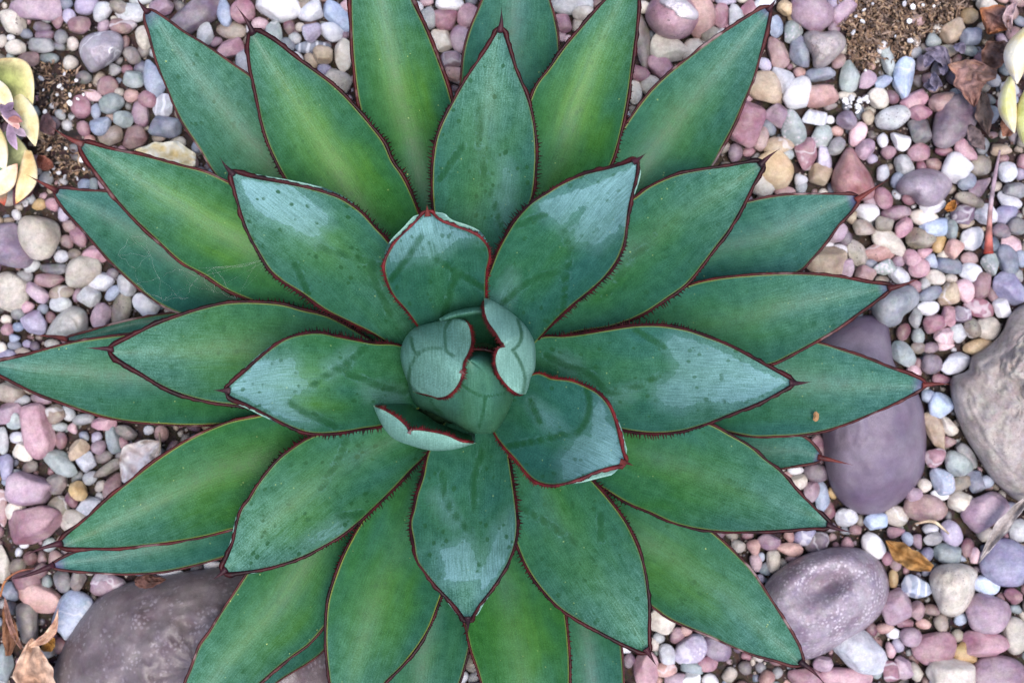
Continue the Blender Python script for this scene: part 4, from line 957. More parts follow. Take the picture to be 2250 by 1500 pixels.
# ---- pebbles one by one: x y half-length half-width angle colour shape   (3.75 units = 1 photo px, per region origin)
PB = {
(0, 0): """295 50 215 120 8 m o;110 180 112 95 15 c b;545 25 62 60 0 b o;710 45 105 75 -10 L o;840 95 92 66 -60 G e;970 50 82 66 0 K o;1075 110 122 78 5 G o;1160 8 100 34 0 G o;1340 60 96 78 -20 M a;1590 140 240 135 -42 V e;1850 110 112 62 80 B o;2000 100 102 98 0 Q r;1905 255 116 66 5 t o;1700 285 92 72 -70 G o;1895 398 116 78 -12 P a;1780 350 62 38 -40 M o;2005 510 110 72 80 G o;2140 200 70 58 0 p o;385 160 46 32 0 G o;350 225 78 52 10 V b;370 290 82 46 -10 M o;480 180 66 58 90 R b;570 135 68 58 80 L a;655 210 90 72 -20 R b;850 212 62 54 80 m o;1015 218 106 60 6 r b;945 168 36 34 0 C r;220 285 58 44 -15 b o;90 310 36 30 0 W r;15 340 60 46 90 C o;130 392 82 64 8 c o;350 372 106 68 3 g b;505 308 66 60 90 g o;490 385 60 42 0 D o;410 480 86 50 0 e b;235 495 88 62 -8 r o;600 362 62 52 80 C o;585 520 66 64 0 C r;1185 315 95 64 80 c e;1032 350 60 40 90 r o;1080 455 84 68 20 k a;1150 552 62 52 0 b b;1045 572 52 40 0 R o;950 572 60 56 0 g a;1105 655 82 72 10 E b;1262 650 156 84 62 B b;885 705 90 80 0 R r;690 640 70 58 0 D a;770 792 86 50 20 p o;1085 787 66 62 0 S o;985 762 42 38 0 C o;1215 820 74 66 40 Q o;920 852 102 80 -15 e o;665 882 96 84 90 Q r;790 925 76 44 85 B o;1015 985 80 68 0 E b;1160 940 108 74 80 M o;835 1040 82 72 -20 B b;690 1060 72 58 70 Q o;915 1122 98 72 -20 t o;1105 1128 106 84 -20 r b;1365 1045 132 84 5 b a;1355 880 100 86 -50 w a;740 1150 52 42 0 S o;610 1222 46 40 0 g o;500 950 50 46 0 G r;430 872 36 30 0 W o;1310 1135 62 40 0 t o;1560 1330 96 84 90 s o;640 1300 52 36 0 D a;1185 420 56 60 0 k o""",
(0, 350): """320 642 185 172 75 c e;92 715 205 178 30 v o;528 445 76 60 70 L o;552 682 62 58 0 R a;648 642 84 70 80 Q a;580 560 70 58 0 s o;780 778 102 74 8 P a;505 800 66 58 0 w o;615 782 62 50 0 K a;682 925 156 128 -25 c e;815 1008 124 78 0 w e;265 880 78 54 -15 G o;430 900 112 52 0 D a;205 970 70 56 0 g o;412 1000 118 54 4 R b;930 942 52 48 0 V o;1045 1035 90 80 30 G b;85 1090 165 145 70 c o;298 1092 106 66 35 m o;505 1098 98 62 -12 t o;738 1128 90 74 25 G o;640 1120 62 48 80 M o;930 1100 80 52 -55 B o;1005 1228 145 76 105 K o;1210 1202 118 98 10 W e;226 1205 64 60 0 P r;345 1230 54 50 0 b r;500 1190 86 64 0 G o;830 1278 114 88 80 m a;285 1350 104 96 60 L a;150 1270 60 58 0 g a;55 1320 46 42 0 C o;415 1300 52 44 90 R a;50 1400 62 58 0 P o;150 1380 52 42 0 B o;120 1470 52 42 0 B o;700 208 64 50 -20 B o;768 212 58 46 90 E o;850 205 72 42 80 p a;520 190 44 34 0 G a""",
(0, 750): """318 738 222 122 74 P b;505 812 78 54 88 R b;110 648 76 66 60 E b;145 790 72 54 0 w a;205 905 84 74 20 C b;20 815 112 52 90 G o;236 1030 76 56 -15 k b;480 992 172 92 24 E o;640 892 96 70 -35 T a;52 1045 106 66 80 l a;140 1085 40 38 0 G o;60 1150 50 42 0 B o;242 1222 182 132 12 m b;475 1165 92 78 85 k b;636 1228 86 78 15 O o;715 992 80 68 -40 w o;850 948 80 56 -10 k o;818 868 74 62 -40 M b;455 592 78 72 60 t b;562 592 74 58 40 G o;690 642 94 50 -12 g o;495 702 72 42 -4 E b;605 715 54 46 60 p o;858 672 102 60 6 P e;935 790 122 66 75 e o;1045 752 94 58 14 k o;1000 838 66 56 0 Q a;985 938 46 44 0 V r;695 782 48 42 0 b a;790 802 64 46 -60 L a;1225 730 46 42 0 w a;890 1052 138 48 -28 K t;750 1120 76 58 -30 G o;825 1188 56 46 90 C o;930 1200 126 82 105 s o;740 1362 100 84 20 w b;486 1370 94 84 80 K o;592 1305 78 54 60 R o;130 1395 88 84 0 C r;610 1450 106 66 10 c o;20 1370 150 42 88 s o;180 478 76 48 0 G o;85 425 138 92 -10 t o;70 590 126 92 0 M o;340 472 94 46 12 M o;120 30 62 42 0 b o;62 108 74 50 0 l o;225 20 42 36 0 L o;285 35 42 40 0 V o;190 82 72 36 0 t o;20 60 62 42 80 C o;430 18 66 40 0 C o""",
(0, 1100): """290 192 228 150 -10 Q a;620 172 116 88 -20 c o;28 525 156 62 88 c o;210 655 112 92 -10 R a;325 792 192 118 22 S o;80 752 82 68 60 b o;520 662 86 66 70 D o;640 642 94 66 80 k o;890 680 158 102 10 M t;1390 590 116 50 -2 W o;1750 530 84 50 -10 W o;585 935 200 132 -58 B b;230 1015 168 96 80 k a;100 880 62 52 60 D o;30 1335 176 76 85 e o;200 362 42 32 0 W a;1230 685 132 66 -8 r a""",
(550, 0): """215 40 195 142 0 W o;500 105 118 84 -18 w t;722 140 150 78 42 A b;440 40 66 56 -40 K o;785 50 72 60 0 p o;80 200 74 58 0 p o;190 275 100 74 80 E b;320 222 72 50 85 R o;410 225 46 40 0 C o;505 265 84 74 90 L b;670 262 98 80 14 w o;370 315 56 52 0 G a;310 365 72 58 30 b o;520 392 144 54 0 b o;790 288 36 32 0 M o;758 455 134 80 95 C o;596 455 78 72 0 T b;500 490 80 58 70 T o;380 482 64 54 20 W o;610 570 62 54 0 l o;712 662 122 84 30 c b;800 812 44 32 0 p o;530 590 34 32 0 R o;1460 152 88 66 80 g b;1370 60 64 58 0 W o;1455 15 62 42 0 p o;1640 28 112 72 0 W o;1612 160 102 90 -10 Q b;1790 132 98 82 -60 P o;1580 332 100 72 70 C o;1735 322 112 88 80 m o;1670 492 88 78 -10 M a;1680 612 92 76 10 S o;1690 728 38 32 0 M o""",
(1100, 0): """580 40 175 82 0 G o;690 105 90 72 -30 C a;520 192 84 58 70 Q a;632 205 72 50 80 C a;500 275 76 42 80 p o;555 322 38 36 0 p o;800 40 54 50 0 r o;1640 125 196 124 85 S o;1180 60 64 58 0 C o;1162 335 235 72 80 k o;1412 402 178 122 8 c t;1585 412 106 88 -30 C o;1318 552 126 90 42 P o;1135 602 94 66 15 Q o;1232 705 92 80 40 c o;1105 762 96 58 90 C o;1090 902 52 42 0 t a;1052 905 60 28 90 W o;1725 278 92 70 -10 K t;1830 132 102 78 100 Q a;1855 14 92 34 0 L o;1942 132 100 68 90 G a;2072 85 92 80 30 Q a;2170 32 92 60 -20 w o;1900 222 48 34 0 P o;1820 262 38 34 0 G o;2008 1012 195 138 105 Q o""",
(1650, 0): """490 98 176 142 40 M o;285 65 78 68 0 o o;400 152 108 82 38 o o;770 82 128 82 -45 m a;690 20 72 52 0 L o;215 222 88 62 95 B a;345 265 96 78 -70 E o;408 435 146 88 62 b e;222 432 138 82 78 s o;112 532 68 54 40 L o;280 662 138 76 62 w b;130 722 152 128 35 T o;392 768 142 104 -65 W e;590 790 140 102 -12 S o;580 612 124 62 -10 b a;400 600 54 48 0 S o;815 632 130 78 -80 E b;955 668 88 62 -55 m t;1085 672 86 56 -18 B t;1255 642 162 82 98 A b;1130 512 128 58 72 E a;1085 390 62 44 -70 W a;1365 345 50 32 90 C b;1375 168 64 50 0 s o;1505 335 70 62 20 E o;1665 262 112 82 -35 T a;1535 235 52 48 0 C a;1815 306 90 68 -10 b o;1600 425 106 54 -5 K o;1935 42 84 70 30 C o;1050 810 92 84 40 C o;1162 802 72 56 30 R o;1332 835 116 76 -30 P o;1570 850 112 94 -15 s o;1392 930 94 66 -20 Q b;1670 1012 238 150 -58 V e;1166 970 144 92 -14 G o;965 970 68 54 80 T o;785 996 80 74 60 v a;532 970 108 60 8 w o;652 990 46 38 20 W o;228 952 112 84 32 M o;340 1055 150 98 70 E o;150 1052 76 58 60 b o;80 1145 98 74 100 s o;236 1200 130 76 -14 T e;585 1122 96 80 -60 E o;455 1266 134 84 80 Q b;600 1312 122 60 88 L b;705 1208 80 60 -50 g o;712 1082 56 48 0 S o;880 1105 106 68 -62 p o;940 1236 92 76 -80 m a;1000 1310 52 44 0 L o;1085 1162 68 48 80 W b;1226 1158 92 66 35 W t;1135 1256 66 58 -20 Q o;1386 1256 96 78 0 Q o;1395 1082 110 86 70 D a;1265 1360 104 84 40 G o;1505 1358 78 52 0 s o;1695 1390 122 112 30 W b;1768 1250 106 66 50 P b;1595 1246 80 46 0 R o;1890 1366 92 86 0 K o;2116 1416 80 74 80 w o;1080 1426 78 58 85 w o;566 1440 94 82 10 T a;410 1482 62 54 0 W o;200 1402 158 140 60 o o;790 790 84 42 0 C a;300 1270 62 52 0 E o;2060 1232 92 52 10 T t;650 870 66 42 0 k o""",
(1650, 350): """1500 392 104 58 -8 W o;280 268 96 48 -4 S o;415 222 64 54 80 G o;92 205 108 100 60 C o;955 437 100 76 10 W o;990 345 66 46 10 m o;1090 320 90 66 65 Q o;830 482 62 56 70 T o;930 566 96 62 8 t b;1102 538 80 64 6 K b;1205 442 120 68 -14 M o;1265 554 94 72 -75 P e;1432 484 118 72 18 C o;1500 560 118 88 -8 A a;1655 592 90 56 72 e o;1398 662 120 86 22 K a;1552 692 84 56 -70 O o;1748 452 96 84 10 v a;1800 334 118 58 20 K o;1780 182 78 68 -40 b o;1892 218 106 62 -42 M t;1780 528 74 42 -10 T o;1822 652 108 88 -42 W e;1935 462 90 84 60 w o;2128 342 106 68 35 w e;2102 452 100 86 -50 l o;2170 254 90 60 5 g b;2062 592 80 64 10 V o;2150 694 92 80 35 p a;2192 555 82 78 0 D o;2112 828 136 86 64 b o;2222 820 82 52 80 B o;1980 872 96 74 70 E t;1670 740 78 68 -60 S b;1798 816 76 58 5 s b;1575 790 52 46 0 C o;1430 766 74 46 -20 P o;1635 872 116 70 8 b b;1490 842 72 58 50 B o;1330 812 78 68 40 P o;1390 896 86 80 0 P o;1212 832 64 58 0 M a;1065 764 134 88 -14 S o;1150 690 170 84 32 C o;885 772 114 82 70 c a;990 862 62 46 0 b o;778 650 72 62 60 V o;714 606 88 68 -50 m o;736 740 76 42 4 W b;640 702 54 42 0 W o;622 842 170 128 12 T a;785 886 92 76 -60 m t;940 950 82 66 20 s o;1105 892 98 58 -18 E b;1216 952 96 74 12 w a;1080 1000 62 44 0 K o;1520 972 82 60 28 C o;1650 980 56 42 0 C o;1816 932 96 74 30 w o;1905 1044 112 80 95 R b;1992 1122 80 46 70 R o;2120 1074 150 104 58 l o;1760 1080 96 82 60 p o;1625 1112 102 84 95 T b;1476 1110 98 56 -22 b o;1430 1022 64 50 80 G o;1360 1034 68 52 60 Q o;1462 1222 86 66 -6 W o;1360 1314 90 54 85 g a;1630 1290 88 60 100 P a;1745 1282 78 74 0 v o;1880 1226 128 80 18 Q o;2064 1228 90 60 65 W a;1520 1352 92 84 -20 Q a;1955 1392 112 96 22 c o;1820 1392 80 66 60 K o;1710 1432 76 64 70 G b;1600 1455 86 70 10 p a;1255 1420 78 60 -70 R o;1378 1458 72 58 70 E o;2200 960 62 52 60 g o;2225 120 60 52 0 L o""",
(1650, 750): """1246 110 122 88 60 e a;1376 50 66 58 0 K o;1480 52 74 50 -10 M o;1600 30 82 46 0 p o;1868 45 116 64 -8 o o;1486 186 84 80 0 V r;1680 172 126 86 -18 w a;1345 250 70 58 20 p o;1380 182 52 42 70 R a;1570 306 92 46 8 Q t;1566 532 112 100 20 A b;1530 735 170 88 72 T t;1622 695 90 58 60 C t;1522 956 88 76 -10 Q a;1690 1010 128 108 60 E t;1772 945 120 66 52 g b;1580 1140 118 86 70 B b;1430 1186 64 62 0 C r;1556 1262 82 52 5 W o;1732 1172 94 62 -10 K a;1850 1150 104 72 70 b o;1945 1156 68 58 0 B o;1726 1322 116 100 -12 C a;1440 1370 172 108 8 s o;1942 1385 184 158 -40 m o;1335 1262 76 68 30 M o;566 856 104 90 30 Q o;540 1082 104 78 14 V o;392 1162 90 70 -50 C o;490 1232 90 70 -60 M a;300 1112 54 42 0 S o;370 1062 74 42 0 W o;582 1282 124 60 80 B o;650 1382 84 52 100 R o;786 1442 90 80 -30 w b;1198 1436 98 82 20 c o;1028 1480 92 72 -6 A b;1420 372 54 42 0 G o;1632 822 64 52 0 R o;1462 458 76 60 10 B o""",
(1650, 1100): """1008 368 118 84 58 W o;440 292 100 74 -20 l o;545 345 104 80 -40 V o;160 342 102 78 -10 M a;310 290 56 46 30 S o;320 398 106 54 6 S e;185 505 92 62 84 c o;340 466 66 42 0 p o;262 522 52 42 80 c o;28 380 74 62 80 S o;40 510 84 52 80 p o;85 460 42 32 90 B o;120 562 62 52 50 b o;60 640 52 42 0 L o;1172 642 82 44 85 O o;1188 862 142 124 -35 M o;1362 718 122 92 32 B a;1370 902 76 64 60 R b;1605 432 116 94 8 e o;1940 690 108 84 10 A o;2105 510 205 188 30 l o;1945 934 168 154 20 m o;1940 1182 192 112 8 Q a;2170 780 80 70 0 Q o;2175 892 62 40 0 e o;2170 1102 150 112 80 c o;1510 1218 172 128 -10 Q o;1632 1430 192 150 5 C o;1762 1268 104 82 48 O b;2062 1430 225 150 8 M o;892 1238 245 168 16 w o;782 1462 208 84 5 P o;445 1462 142 92 10 Q o;602 1342 82 74 -30 m a;1152 1400 96 68 78 Q o;1260 1372 98 74 70 m o;1180 1092 70 50 12 W o;1105 1048 82 46 -8 S o;1315 1120 84 78 20 M o;1270 1008 78 50 8 Q o;1420 1012 68 46 14 S o;1150 1222 74 42 85 p o;1212 1192 62 50 60 L o;1040 1395 72 52 100 E o;1785 386 84 56 100 R o;1650 266 112 84 68 L o;1480 232 72 50 -8 w o;1500 302 82 62 0 g o;1190 252 84 50 -8 Q o;862 240 54 48 0 R o;1290 310 64 50 60 B o;1372 332 72 50 70 M o;2200 242 92 80 80 G o;1120 472 62 48 80 Q o;1190 522 62 52 70 R o;1840 452 72 52 80 p o;900 162 52 42 80 K o;1362 1398 90 52 80 c a""",
(1000, 1100): """1702 982 122 94 15 C o;1680 1130 52 50 0 G o;1820 1112 76 62 -40 P t;1902 1072 54 46 0 S o;1748 1270 96 72 75 w o;1942 1225 142 118 -40 L o;2080 1342 86 64 -14 Q b;1562 1395 158 112 100 P o;1742 1385 82 62 0 S o;1940 1470 82 72 10 W o;1822 1480 94 62 0 m o;1640 1182 62 44 80 C o;1430 1312 62 52 60 M o;1400 1212 64 52 0 W o;2150 1212 128 96 40 v o;1962 1372 96 60 10 e o;2215 1090 60 50 0 s o;1150 1480 70 90 80 L o;640 60 50 50 0 L o"""}
peb = []
for (ox, oy), txt in PB.items():
    for it in txt.split(';'):
        x, y, a, b, an, c, k = it.split()
        peb.append([ox + float(x) / 3.75, oy + float(y) / 3.75, float(a) / 3.75, float(b) / 3.75, float(an), c, k])
peb.sort(key=lambda p: -p[2] * p[3])
SMALL = [p for p in peb if p[2] * p[3] < 150]           # crumbs go into the gravel
peb = [p for p in peb if p[2] * p[3] >= 150]
# never more than 300 singled out: the smallest join the gravel
KEEP = 300
SMALL += peb[KEEP:]; peb = peb[:KEEP]

def peb_name(p):
    return CC[p[5]][1] + ' ' + SHN[p[6]] + ' pebble'

def size_word(p):
    m = math.sqrt(p[2] * p[3])
    return 'large ' if m > 36 else ('' if m > 21 else 'small ')

NAMED += [(40, 300, "the yellow-edged succulent"), (2225, 170, "the cream-leaved succulent"), (305, 1005, "the bleached dead leaf"), (2000, 1218, "the ochre dry leaf"),
          (2200, 1170, "the grey dry leaf"), (85, 1430, "the curled peach leaf"), (2178, 450, "the fallen stalk"), (1950, 80, "the bare soil"), (2130, 160, "the brown dry leaves"),
          (370, 330, "the cream leaf scrap"), (1690, 10, "the highest agave tip"), (1700, 350, "the agave tip over cream pebbles"), (1935, 410, "the agave tip over the red stone"), (540, 60, "the agave tip below the big white pebble"), (1100, 30, "the tall central leaf's tip"), (1443, 1463, "the lowest agave tip"),
          (130, 300, "the red agave tip over dark soil"), (100, 410, "the agave tip at the yellow-edged succulent"), (110, 745, "the half-hidden low agave tip"), (1780, 1480, "the agave tip by the dimpled stone"), (1850, 1170, "the agave tip below the purple boulder")]

def direction(dx, dy):
    if abs(dy) > abs(dx) * .8:
        return 'above' if dy < 0 else 'below'
    return 'beside'

def make_labels():
    labs = []
    n = len(peb)
    XY = np.array([[p[0], p[1]] for p in peb])
    used = set()
    for i, p in enumerate(peb):
        d = np.hypot(XY[:, 0] - p[0], XY[:, 1] - p[1]) / 1.0; d[i] = 1e9
        near = np.argsort(d)[:8]
        lm = sorted(NAMED, key=lambda q: math.hypot(q[0] - p[0], q[1] - p[1]))
        head = size_word(p) + peb_name(p)
        cand = []
        nb = [j for j in near if peb_name(peb[j]) != peb_name(p)]
        for l in lm[:3]:
            cand.append(f"{head} {direction(p[0] - l[0], p[1] - l[1])} {l[2]}")
        for l in lm[:2]:
            for j in nb[:4]:
                cand.append(f"{head} touching a {peb_name(peb[j])} {direction(p[0] - l[0], p[1] - l[1])} {l[2]}")
        for a in range(min(5, len(nb))):
            for b in range(a + 1, min(6, len(nb))):
                cand.append(f"{head} between a {peb_name(peb[nb[a]])} and a {peb_name(peb[nb[b]])}")
        # the plain landmark form only where no like pebble lies near that landmark
        ok = None
        for c in cand:
            if len(c.split()) > 16 or c in used:
                continue
            if c in cand[:3]:
                l = lm[cand.index(c)]
                twins = [q for k2, q in enumerate(peb) if k2 != i and q[5] == p[5] and math.hypot(q[0] - l[0], q[1] - l[1]) < 260]
                if twins:
                    continue
            ok = c; break
        if ok is None:
            ok = next(c for c in cand if c not in used)
        used.add(ok); labs.append(ok)
    return labs

SPECIAL = {'banded': M_PEBB, 'veined': M_PEBV, 'speckled': M_PEBS, 'pitted': M_PEBP}
for i, (p, lab) in enumerate(zip(peb, make_labels())):
    x, y, a, b, an, c, k = p
    PLACED.append((x, y, a, b, an))
    r = random.Random(i * 7 + 3)
    me = PMESH['a' if (k in 'oe' and r.random() < .34) else k, r.randrange(5)]
    o = bpy.data.objects.new("pebble", me)
    h = min(a, b) * r.uniform(.68, .92) / PPM
    h = min(h, .019)
    zc = h * r.uniform(.55, .8) + .002 + (.004 if a * b < 500 else 0.)
    X, Y, _ = w3(x, y, zc)
    f = (CAM_H - zc) / CAM_H / PPM
    o.location = (X, Y, zc)
    flip = r.choice((0, math.pi)) if k not in 'te' else (math.pi if r.random() < .5 else 0)
    o.rotation_euler = (r.uniform(-.12, .12), r.uniform(-.12, .12), -math.radians(an) + flip)
    o.scale = (a * f * 1.07, b * f * 1.07, h)
    col = grade(CC[c][0]) * r.uniform(.85, 1.08)
    o.color = (*np.clip(col, 0, 1), 1)
    q = r.random()
    ms = M_PEBS if (c in 'LBwE' and q < .3) else (M_PEBP if (c in 'ckKGS' and q < .25) else (M_PEBB if (c in 'wbgB' and .3 < q < .42) else None))
    link(o)
    if ms:
        o.material_slots[0].link = 'OBJECT'; o.material_slots[0].material = ms
    tag(o, lab, "pebble", "pebbles of the garden bed")

# ---- the rest of the pebble bed
SOILPATCH = [(1838, -40), (2150, -40), (2130, 25), (2085, 45), (2070, 70), (2035, 75), (2005, 110), (1995, 135), (1960, 140), (1930, 125), (1905, 160), (1880, 150), (1866, 120), (1862, 75), (1845, 60)]
DEBRIS1 = [(58, 148), (100, 130), (140, 135), (180, 165), (200, 190), (160, 235), (120, 260), (95, 250), (80, 200)]
DEBRIS2 = [(95, 290), (150, 300), (180, 335), (200, 385), (140, 410), (90, 380), (80, 330)]
def make_gravel():
    cell = 24.; grid = {}
    ent = []
    def add(x, y, r):
        i = len(ent); ent.append((x, y, r)); grid.setdefault((int(x // cell), int(y // cell)), []).append(i)
    def free(x, y, r, ov):
        R = int((r + 46) // cell) + 1; cx, cy = int(x // cell), int(y // cell)
        for gx in range(cx - R, cx + R + 1):
            for gy in range(cy - R, cy + R + 1):
                for i in grid.get((gx, gy), ()):
                    ex, ey, er = ent[i]
                    if (ex - x) ** 2 + (ey - y) ** 2 < ((er + r) * ov) ** 2:
                        return False
        return True
    for (x, y, a, b, an) in PLACED:                # ellipses as chains of discs
        k = max(1, int(a / b * 1.6)); ca, sa = math.cos(math.radians(an)), math.sin(math.radians(an))
        for j in range(k):
            t = 0 if k == 1 else (j / (k - 1) * 2 - 1) * (a - b)
            add(x + ca * t, y + sa * t, b)
    out = []
    pal = ['P', 'Q', 'Q', 'R', 'R', 'M', 'V', 'v', 'S', 's', 's', 'r', 'r', 'W', 'w', 'C', 'C', 'c', 'c', 'G', 'g', 'g', 'D', 'B', 'b', 'b', 'E', 'e', 'T', 't', 't', 'O', 'K', 'K', 'k', 'k', 'l']
    soil = [SOILPATCH, DEBRIS1, DEBRIS2]
    r = random.Random(5)
    for p in SMALL:
        add(p[0], p[1], (p[2] + p[3]) / 2); out.append((p[0], p[1], p[2], p[3], p[4], p[5], .004))
    def throw(n, r0, r1, ov, z, box, where=None):
        N = n
        X = np.array([r.uniform(box[0], box[2]) for _ in range(N)]); Y = np.array([r.uniform(box[1], box[3]) for _ in range(N)])
        P = np.stack([X, Y], -1); bad = np.zeros(N, bool)
        for pg in POLYS + soil:
            bad |= inside(P, pg)
        if where is not None:
            bad |= ~where(P)
        for x, y, q in zip(X, Y, bad):
            if q: continue
            rr = r.uniform(r0, r1)
            if free(x, y, rr, ov):
                add(x, y, rr); e = r.uniform(1., 1.45)
                out.append((x, y, rr * e ** .5 * 1.08, rr / e ** .5 * 1.08, r.uniform(0, 180), r.choice(pal), z))
    F_ = (-20, -20, 2270, 1520)
    outf = lambda P: ~((P[:, 0] > -25) & (P[:, 0] < 2275) & (P[:, 1] > -25) & (P[:, 1] < 1525))
    hid = lambda P: np.hypot((P[:, 0] - 1030), (P[:, 1] - 780)) < 560
    throw(6000, 24, 40, .95, .003, (-380, -330, 2640, 1840), outf)
    throw(9000, 14, 24, .92, .003, (-380, -330, 2640, 1840), outf)
    far = lambda P: ~((P[:, 0] > -380) & (P[:, 0] < 2640) & (P[:, 1] > -330) & (P[:, 1] < 1840))
    throw(14000, 24, 42, .95, .003, (-1150, -1050, 3400, 2550), far)
    throw(2500, 22, 32, .95, .002, (400, 150, 1700, 1450), hid)
    throw(9000, 13, 19, .88, .002, F_)
    throw(9000, 8, 13, .86, .000, F_, lambda P: ~hid(P))
    throw(3500, 5, 8, .84, -.001, F_, lambda P: ~hid(P))
    # a lower layer peeping through the gaps
    nlow = len(out)
    r2 = random.Random(9)
    for _ in range(1100):
        x = r2.uniform(-20, 2270); y = r2.uniform(-20, 1520)
        P = np.array([[x, y]])
        if hid(P)[0] or any(inside(P, pg)[0] for pg in POLYS + soil): continue
        rr = r2.uniform(9, 17)
        out.append((x, y, rr * 1.2, rr * .9, r2.uniform(0, 180), r2.choice(pal), -.005))
    Vs = []; Fs = []; Cs = []; off = 0
    lib2 = [shape_pebble(ICO2[0], k, 50 + i) for i, k in enumerate('oooeabtoea')]
    lib1 = [shape_pebble(ICO1[0], k, 80 + i) for i, k in enumerate('oooeab')]
    F2 = np.array(ICO2[1]); F1 = np.array(ICO1[1])
    for (x, y, a, b, an, c, z) in out:
        vis = -25 < x < 2275 and -25 < y < 1525 and math.hypot(x - 1030, y - 780) > 540
        lib, FF = (lib2, F2) if vis else (lib1, F1)
        v = r.choice(lib)
        h = min(a, b) * r.uniform(.6, .85) / PPM
        zc = h * .6 + z
        f = (CAM_H - zc) / CAM_H / PPM
        t = -math.radians(an); ca, sa = math.cos(t), math.sin(t)
        q = v * np.array([a * f, b * f, h])
        tl = r.uniform(-.25, .25)
        q = np.stack([q[:, 0], q[:, 1] * math.cos(tl) - q[:, 2] * math.sin(tl), q[:, 1] * math.sin(tl) + q[:, 2] * math.cos(tl)], -1)
        q = np.stack([q[:, 0] * ca - q[:, 1] * sa, q[:, 0] * sa + q[:, 1] * ca, q[:, 2]], -1)
        X, Y, _ = w3(x, y, zc)
        Vs.append(q + np.array([X, Y, zc])); Fs.append(FF + off); off += len(v)
        col = np.clip(grade(CC[c][0]) * r.uniform(.7, 1.02), 0, 1)
        Cs.append(np.tile([*col, 1], (len(v), 1)))
    V = np.concatenate(Vs); F = np.concatenate(Fs); C = np.concatenate(Cs)
    o = mesh_obj("gravel", V, F, M_GRAV, attrs=dict(tint=C))
    tag(o, "small mixed pink, grey and cream gravel between the larger pebbles", "gravel", kind="stuff")
    return len(out), len(F)
print("gravel", make_gravel())

# ------------------------------------------------------------------ bare soil with mulch, crumbs of white grit
ICO0 = (np.array([(1, 0, 0), (-1, 0, 0), (0, 1, 0), (0, -1, 0), (0, 0, 1), (0, 0, -1.)]), [(0, 2, 4), (2, 1, 4), (1, 3, 4), (3, 0, 4), (2, 0, 5), (1, 2, 5), (3, 1, 5), (0, 3, 5)])
def scatter_bits(name, label, cat, areas, kinds, cols, seed, zr=(.002, .010)):
    """areas: (polygon, count); kinds: 'fibre' long thin chips or 'crumb' little lumps, all one loose mass"""
    r = random.Random(seed); V = []; F = []; C = []
    IC = ICO0 if name == 'grit' else ICO1
    base = shape_pebble(IC[0], 'a', 31)
    for poly, cnt in areas:
        P = np.array(poly); x0, y0 = P.min(0); x1, y1 = P.max(0); n = 0
        while n < cnt:
            x, y = r.uniform(x0, x1), r.uniform(y0, y1)
            if not inside(np.array([[x, y]]), poly)[0]: continue
            n += 1
            z = r.uniform(*zr); X, Y, _ = w3(x, y, z); k = r.choice(kinds); an = r.uniform(0, math.pi * 2)
            br = r.uniform(.7, 1.15); col = (*[min(1, q * br) for q in lin(r.choice(cols))], 1)
            o = len(V)
            if k == 'fibre':
                L = r.choice((r.uniform(4, 12), r.uniform(4, 12), r.uniform(8, 30))) / PPM; w = r.uniform(.7, 2.4) / PPM; t = w * r.uniform(.4, .9); tz = r.uniform(-.35, .35); bd = r.uniform(-.25, .25)
                for s, ws in ((-1, .35), (-.3, 1), (.4, .9), (1, .25)):
                    lx, ly, lz = s * L / 2, bd * L * s * s, tz * s * L / 2
                    for dy, dz in ((-w * ws, 0), (0, t), (w * ws, 0), (0, -t)):
                        xx, yy = lx, ly + dy
                        V.append((X + xx * math.cos(an) - yy * math.sin(an), Y + xx * math.sin(an) + yy * math.cos(an), z + lz + dz)); C.append(col)
                F += [(o + i * 4 + j, o + i * 4 + (j + 1) % 4, o + (i + 1) * 4 + (j + 1) % 4, o + (i + 1) * 4 + j) for i in range(3) for j in range(4)]
                F += [(o + 3, o + 2, o + 1, o), (o + 12, o + 13, o + 14, o + 15)]
            else:
                s = (r.uniform(3., 8.) if name == 'perlite' else r.uniform(1.5, 5.)) / PPM; sy = r.uniform(.35, 1); sz = r.uniform(.5, .9)
                for v in base:
                    xx, yy, zz = v[0] * s, v[1] * s * sy, v[2] * s * sz
                    V.append((X + xx * math.cos(an) - yy * math.sin(an), Y + xx * math.sin(an) + yy * math.cos(an), z + zz)); C.append(col)
                F += [tuple(q + o for q in f) for f in IC[1]]
    ob = mesh_obj(name, V, F, M_BITS, smooth=False, attrs=dict(tint=np.array(C)))
    return tag(ob, label, cat, kind="stuff")

scatter_bits("mulch", "fine brown bark mulch over bare soil among the pebbles", "mulch", [(SOILPATCH, 2600), (DEBRIS1, 260), (DEBRIS2, 260)], ['fibre', 'fibre', 'fibre', 'crumb'],
             [(124, 98, 80), (150, 120, 96), (100, 78, 66), (178, 150, 122), (136, 116, 104), (84, 68, 62), (160, 136, 120)], 3)
scatter_bits("perlite", "white perlite crumbs scattered over the soil", "perlite", [(SOILPATCH, 22), (DEBRIS1, 12), (DEBRIS2, 10), ([(1850, 215), (1910, 210), (1912, 245), (1862, 248)], 22)], ['crumb'],
             [(232, 230, 232), (214, 212, 216)], 4, (.009, .013))

scatter_bits("grit", "fine grit and crumbs of soil in the gaps between the pebbles", "grit", [([(-20, -20), (2270, -20), (2270, 1520), (-20, 1520)], 15000)], ['crumb'],
             [(120, 106, 98), (150, 136, 128), (96, 84, 80), (170, 158, 150), (130, 100, 92), (110, 104, 112), (190, 180, 172)], 12, (.000, .004))

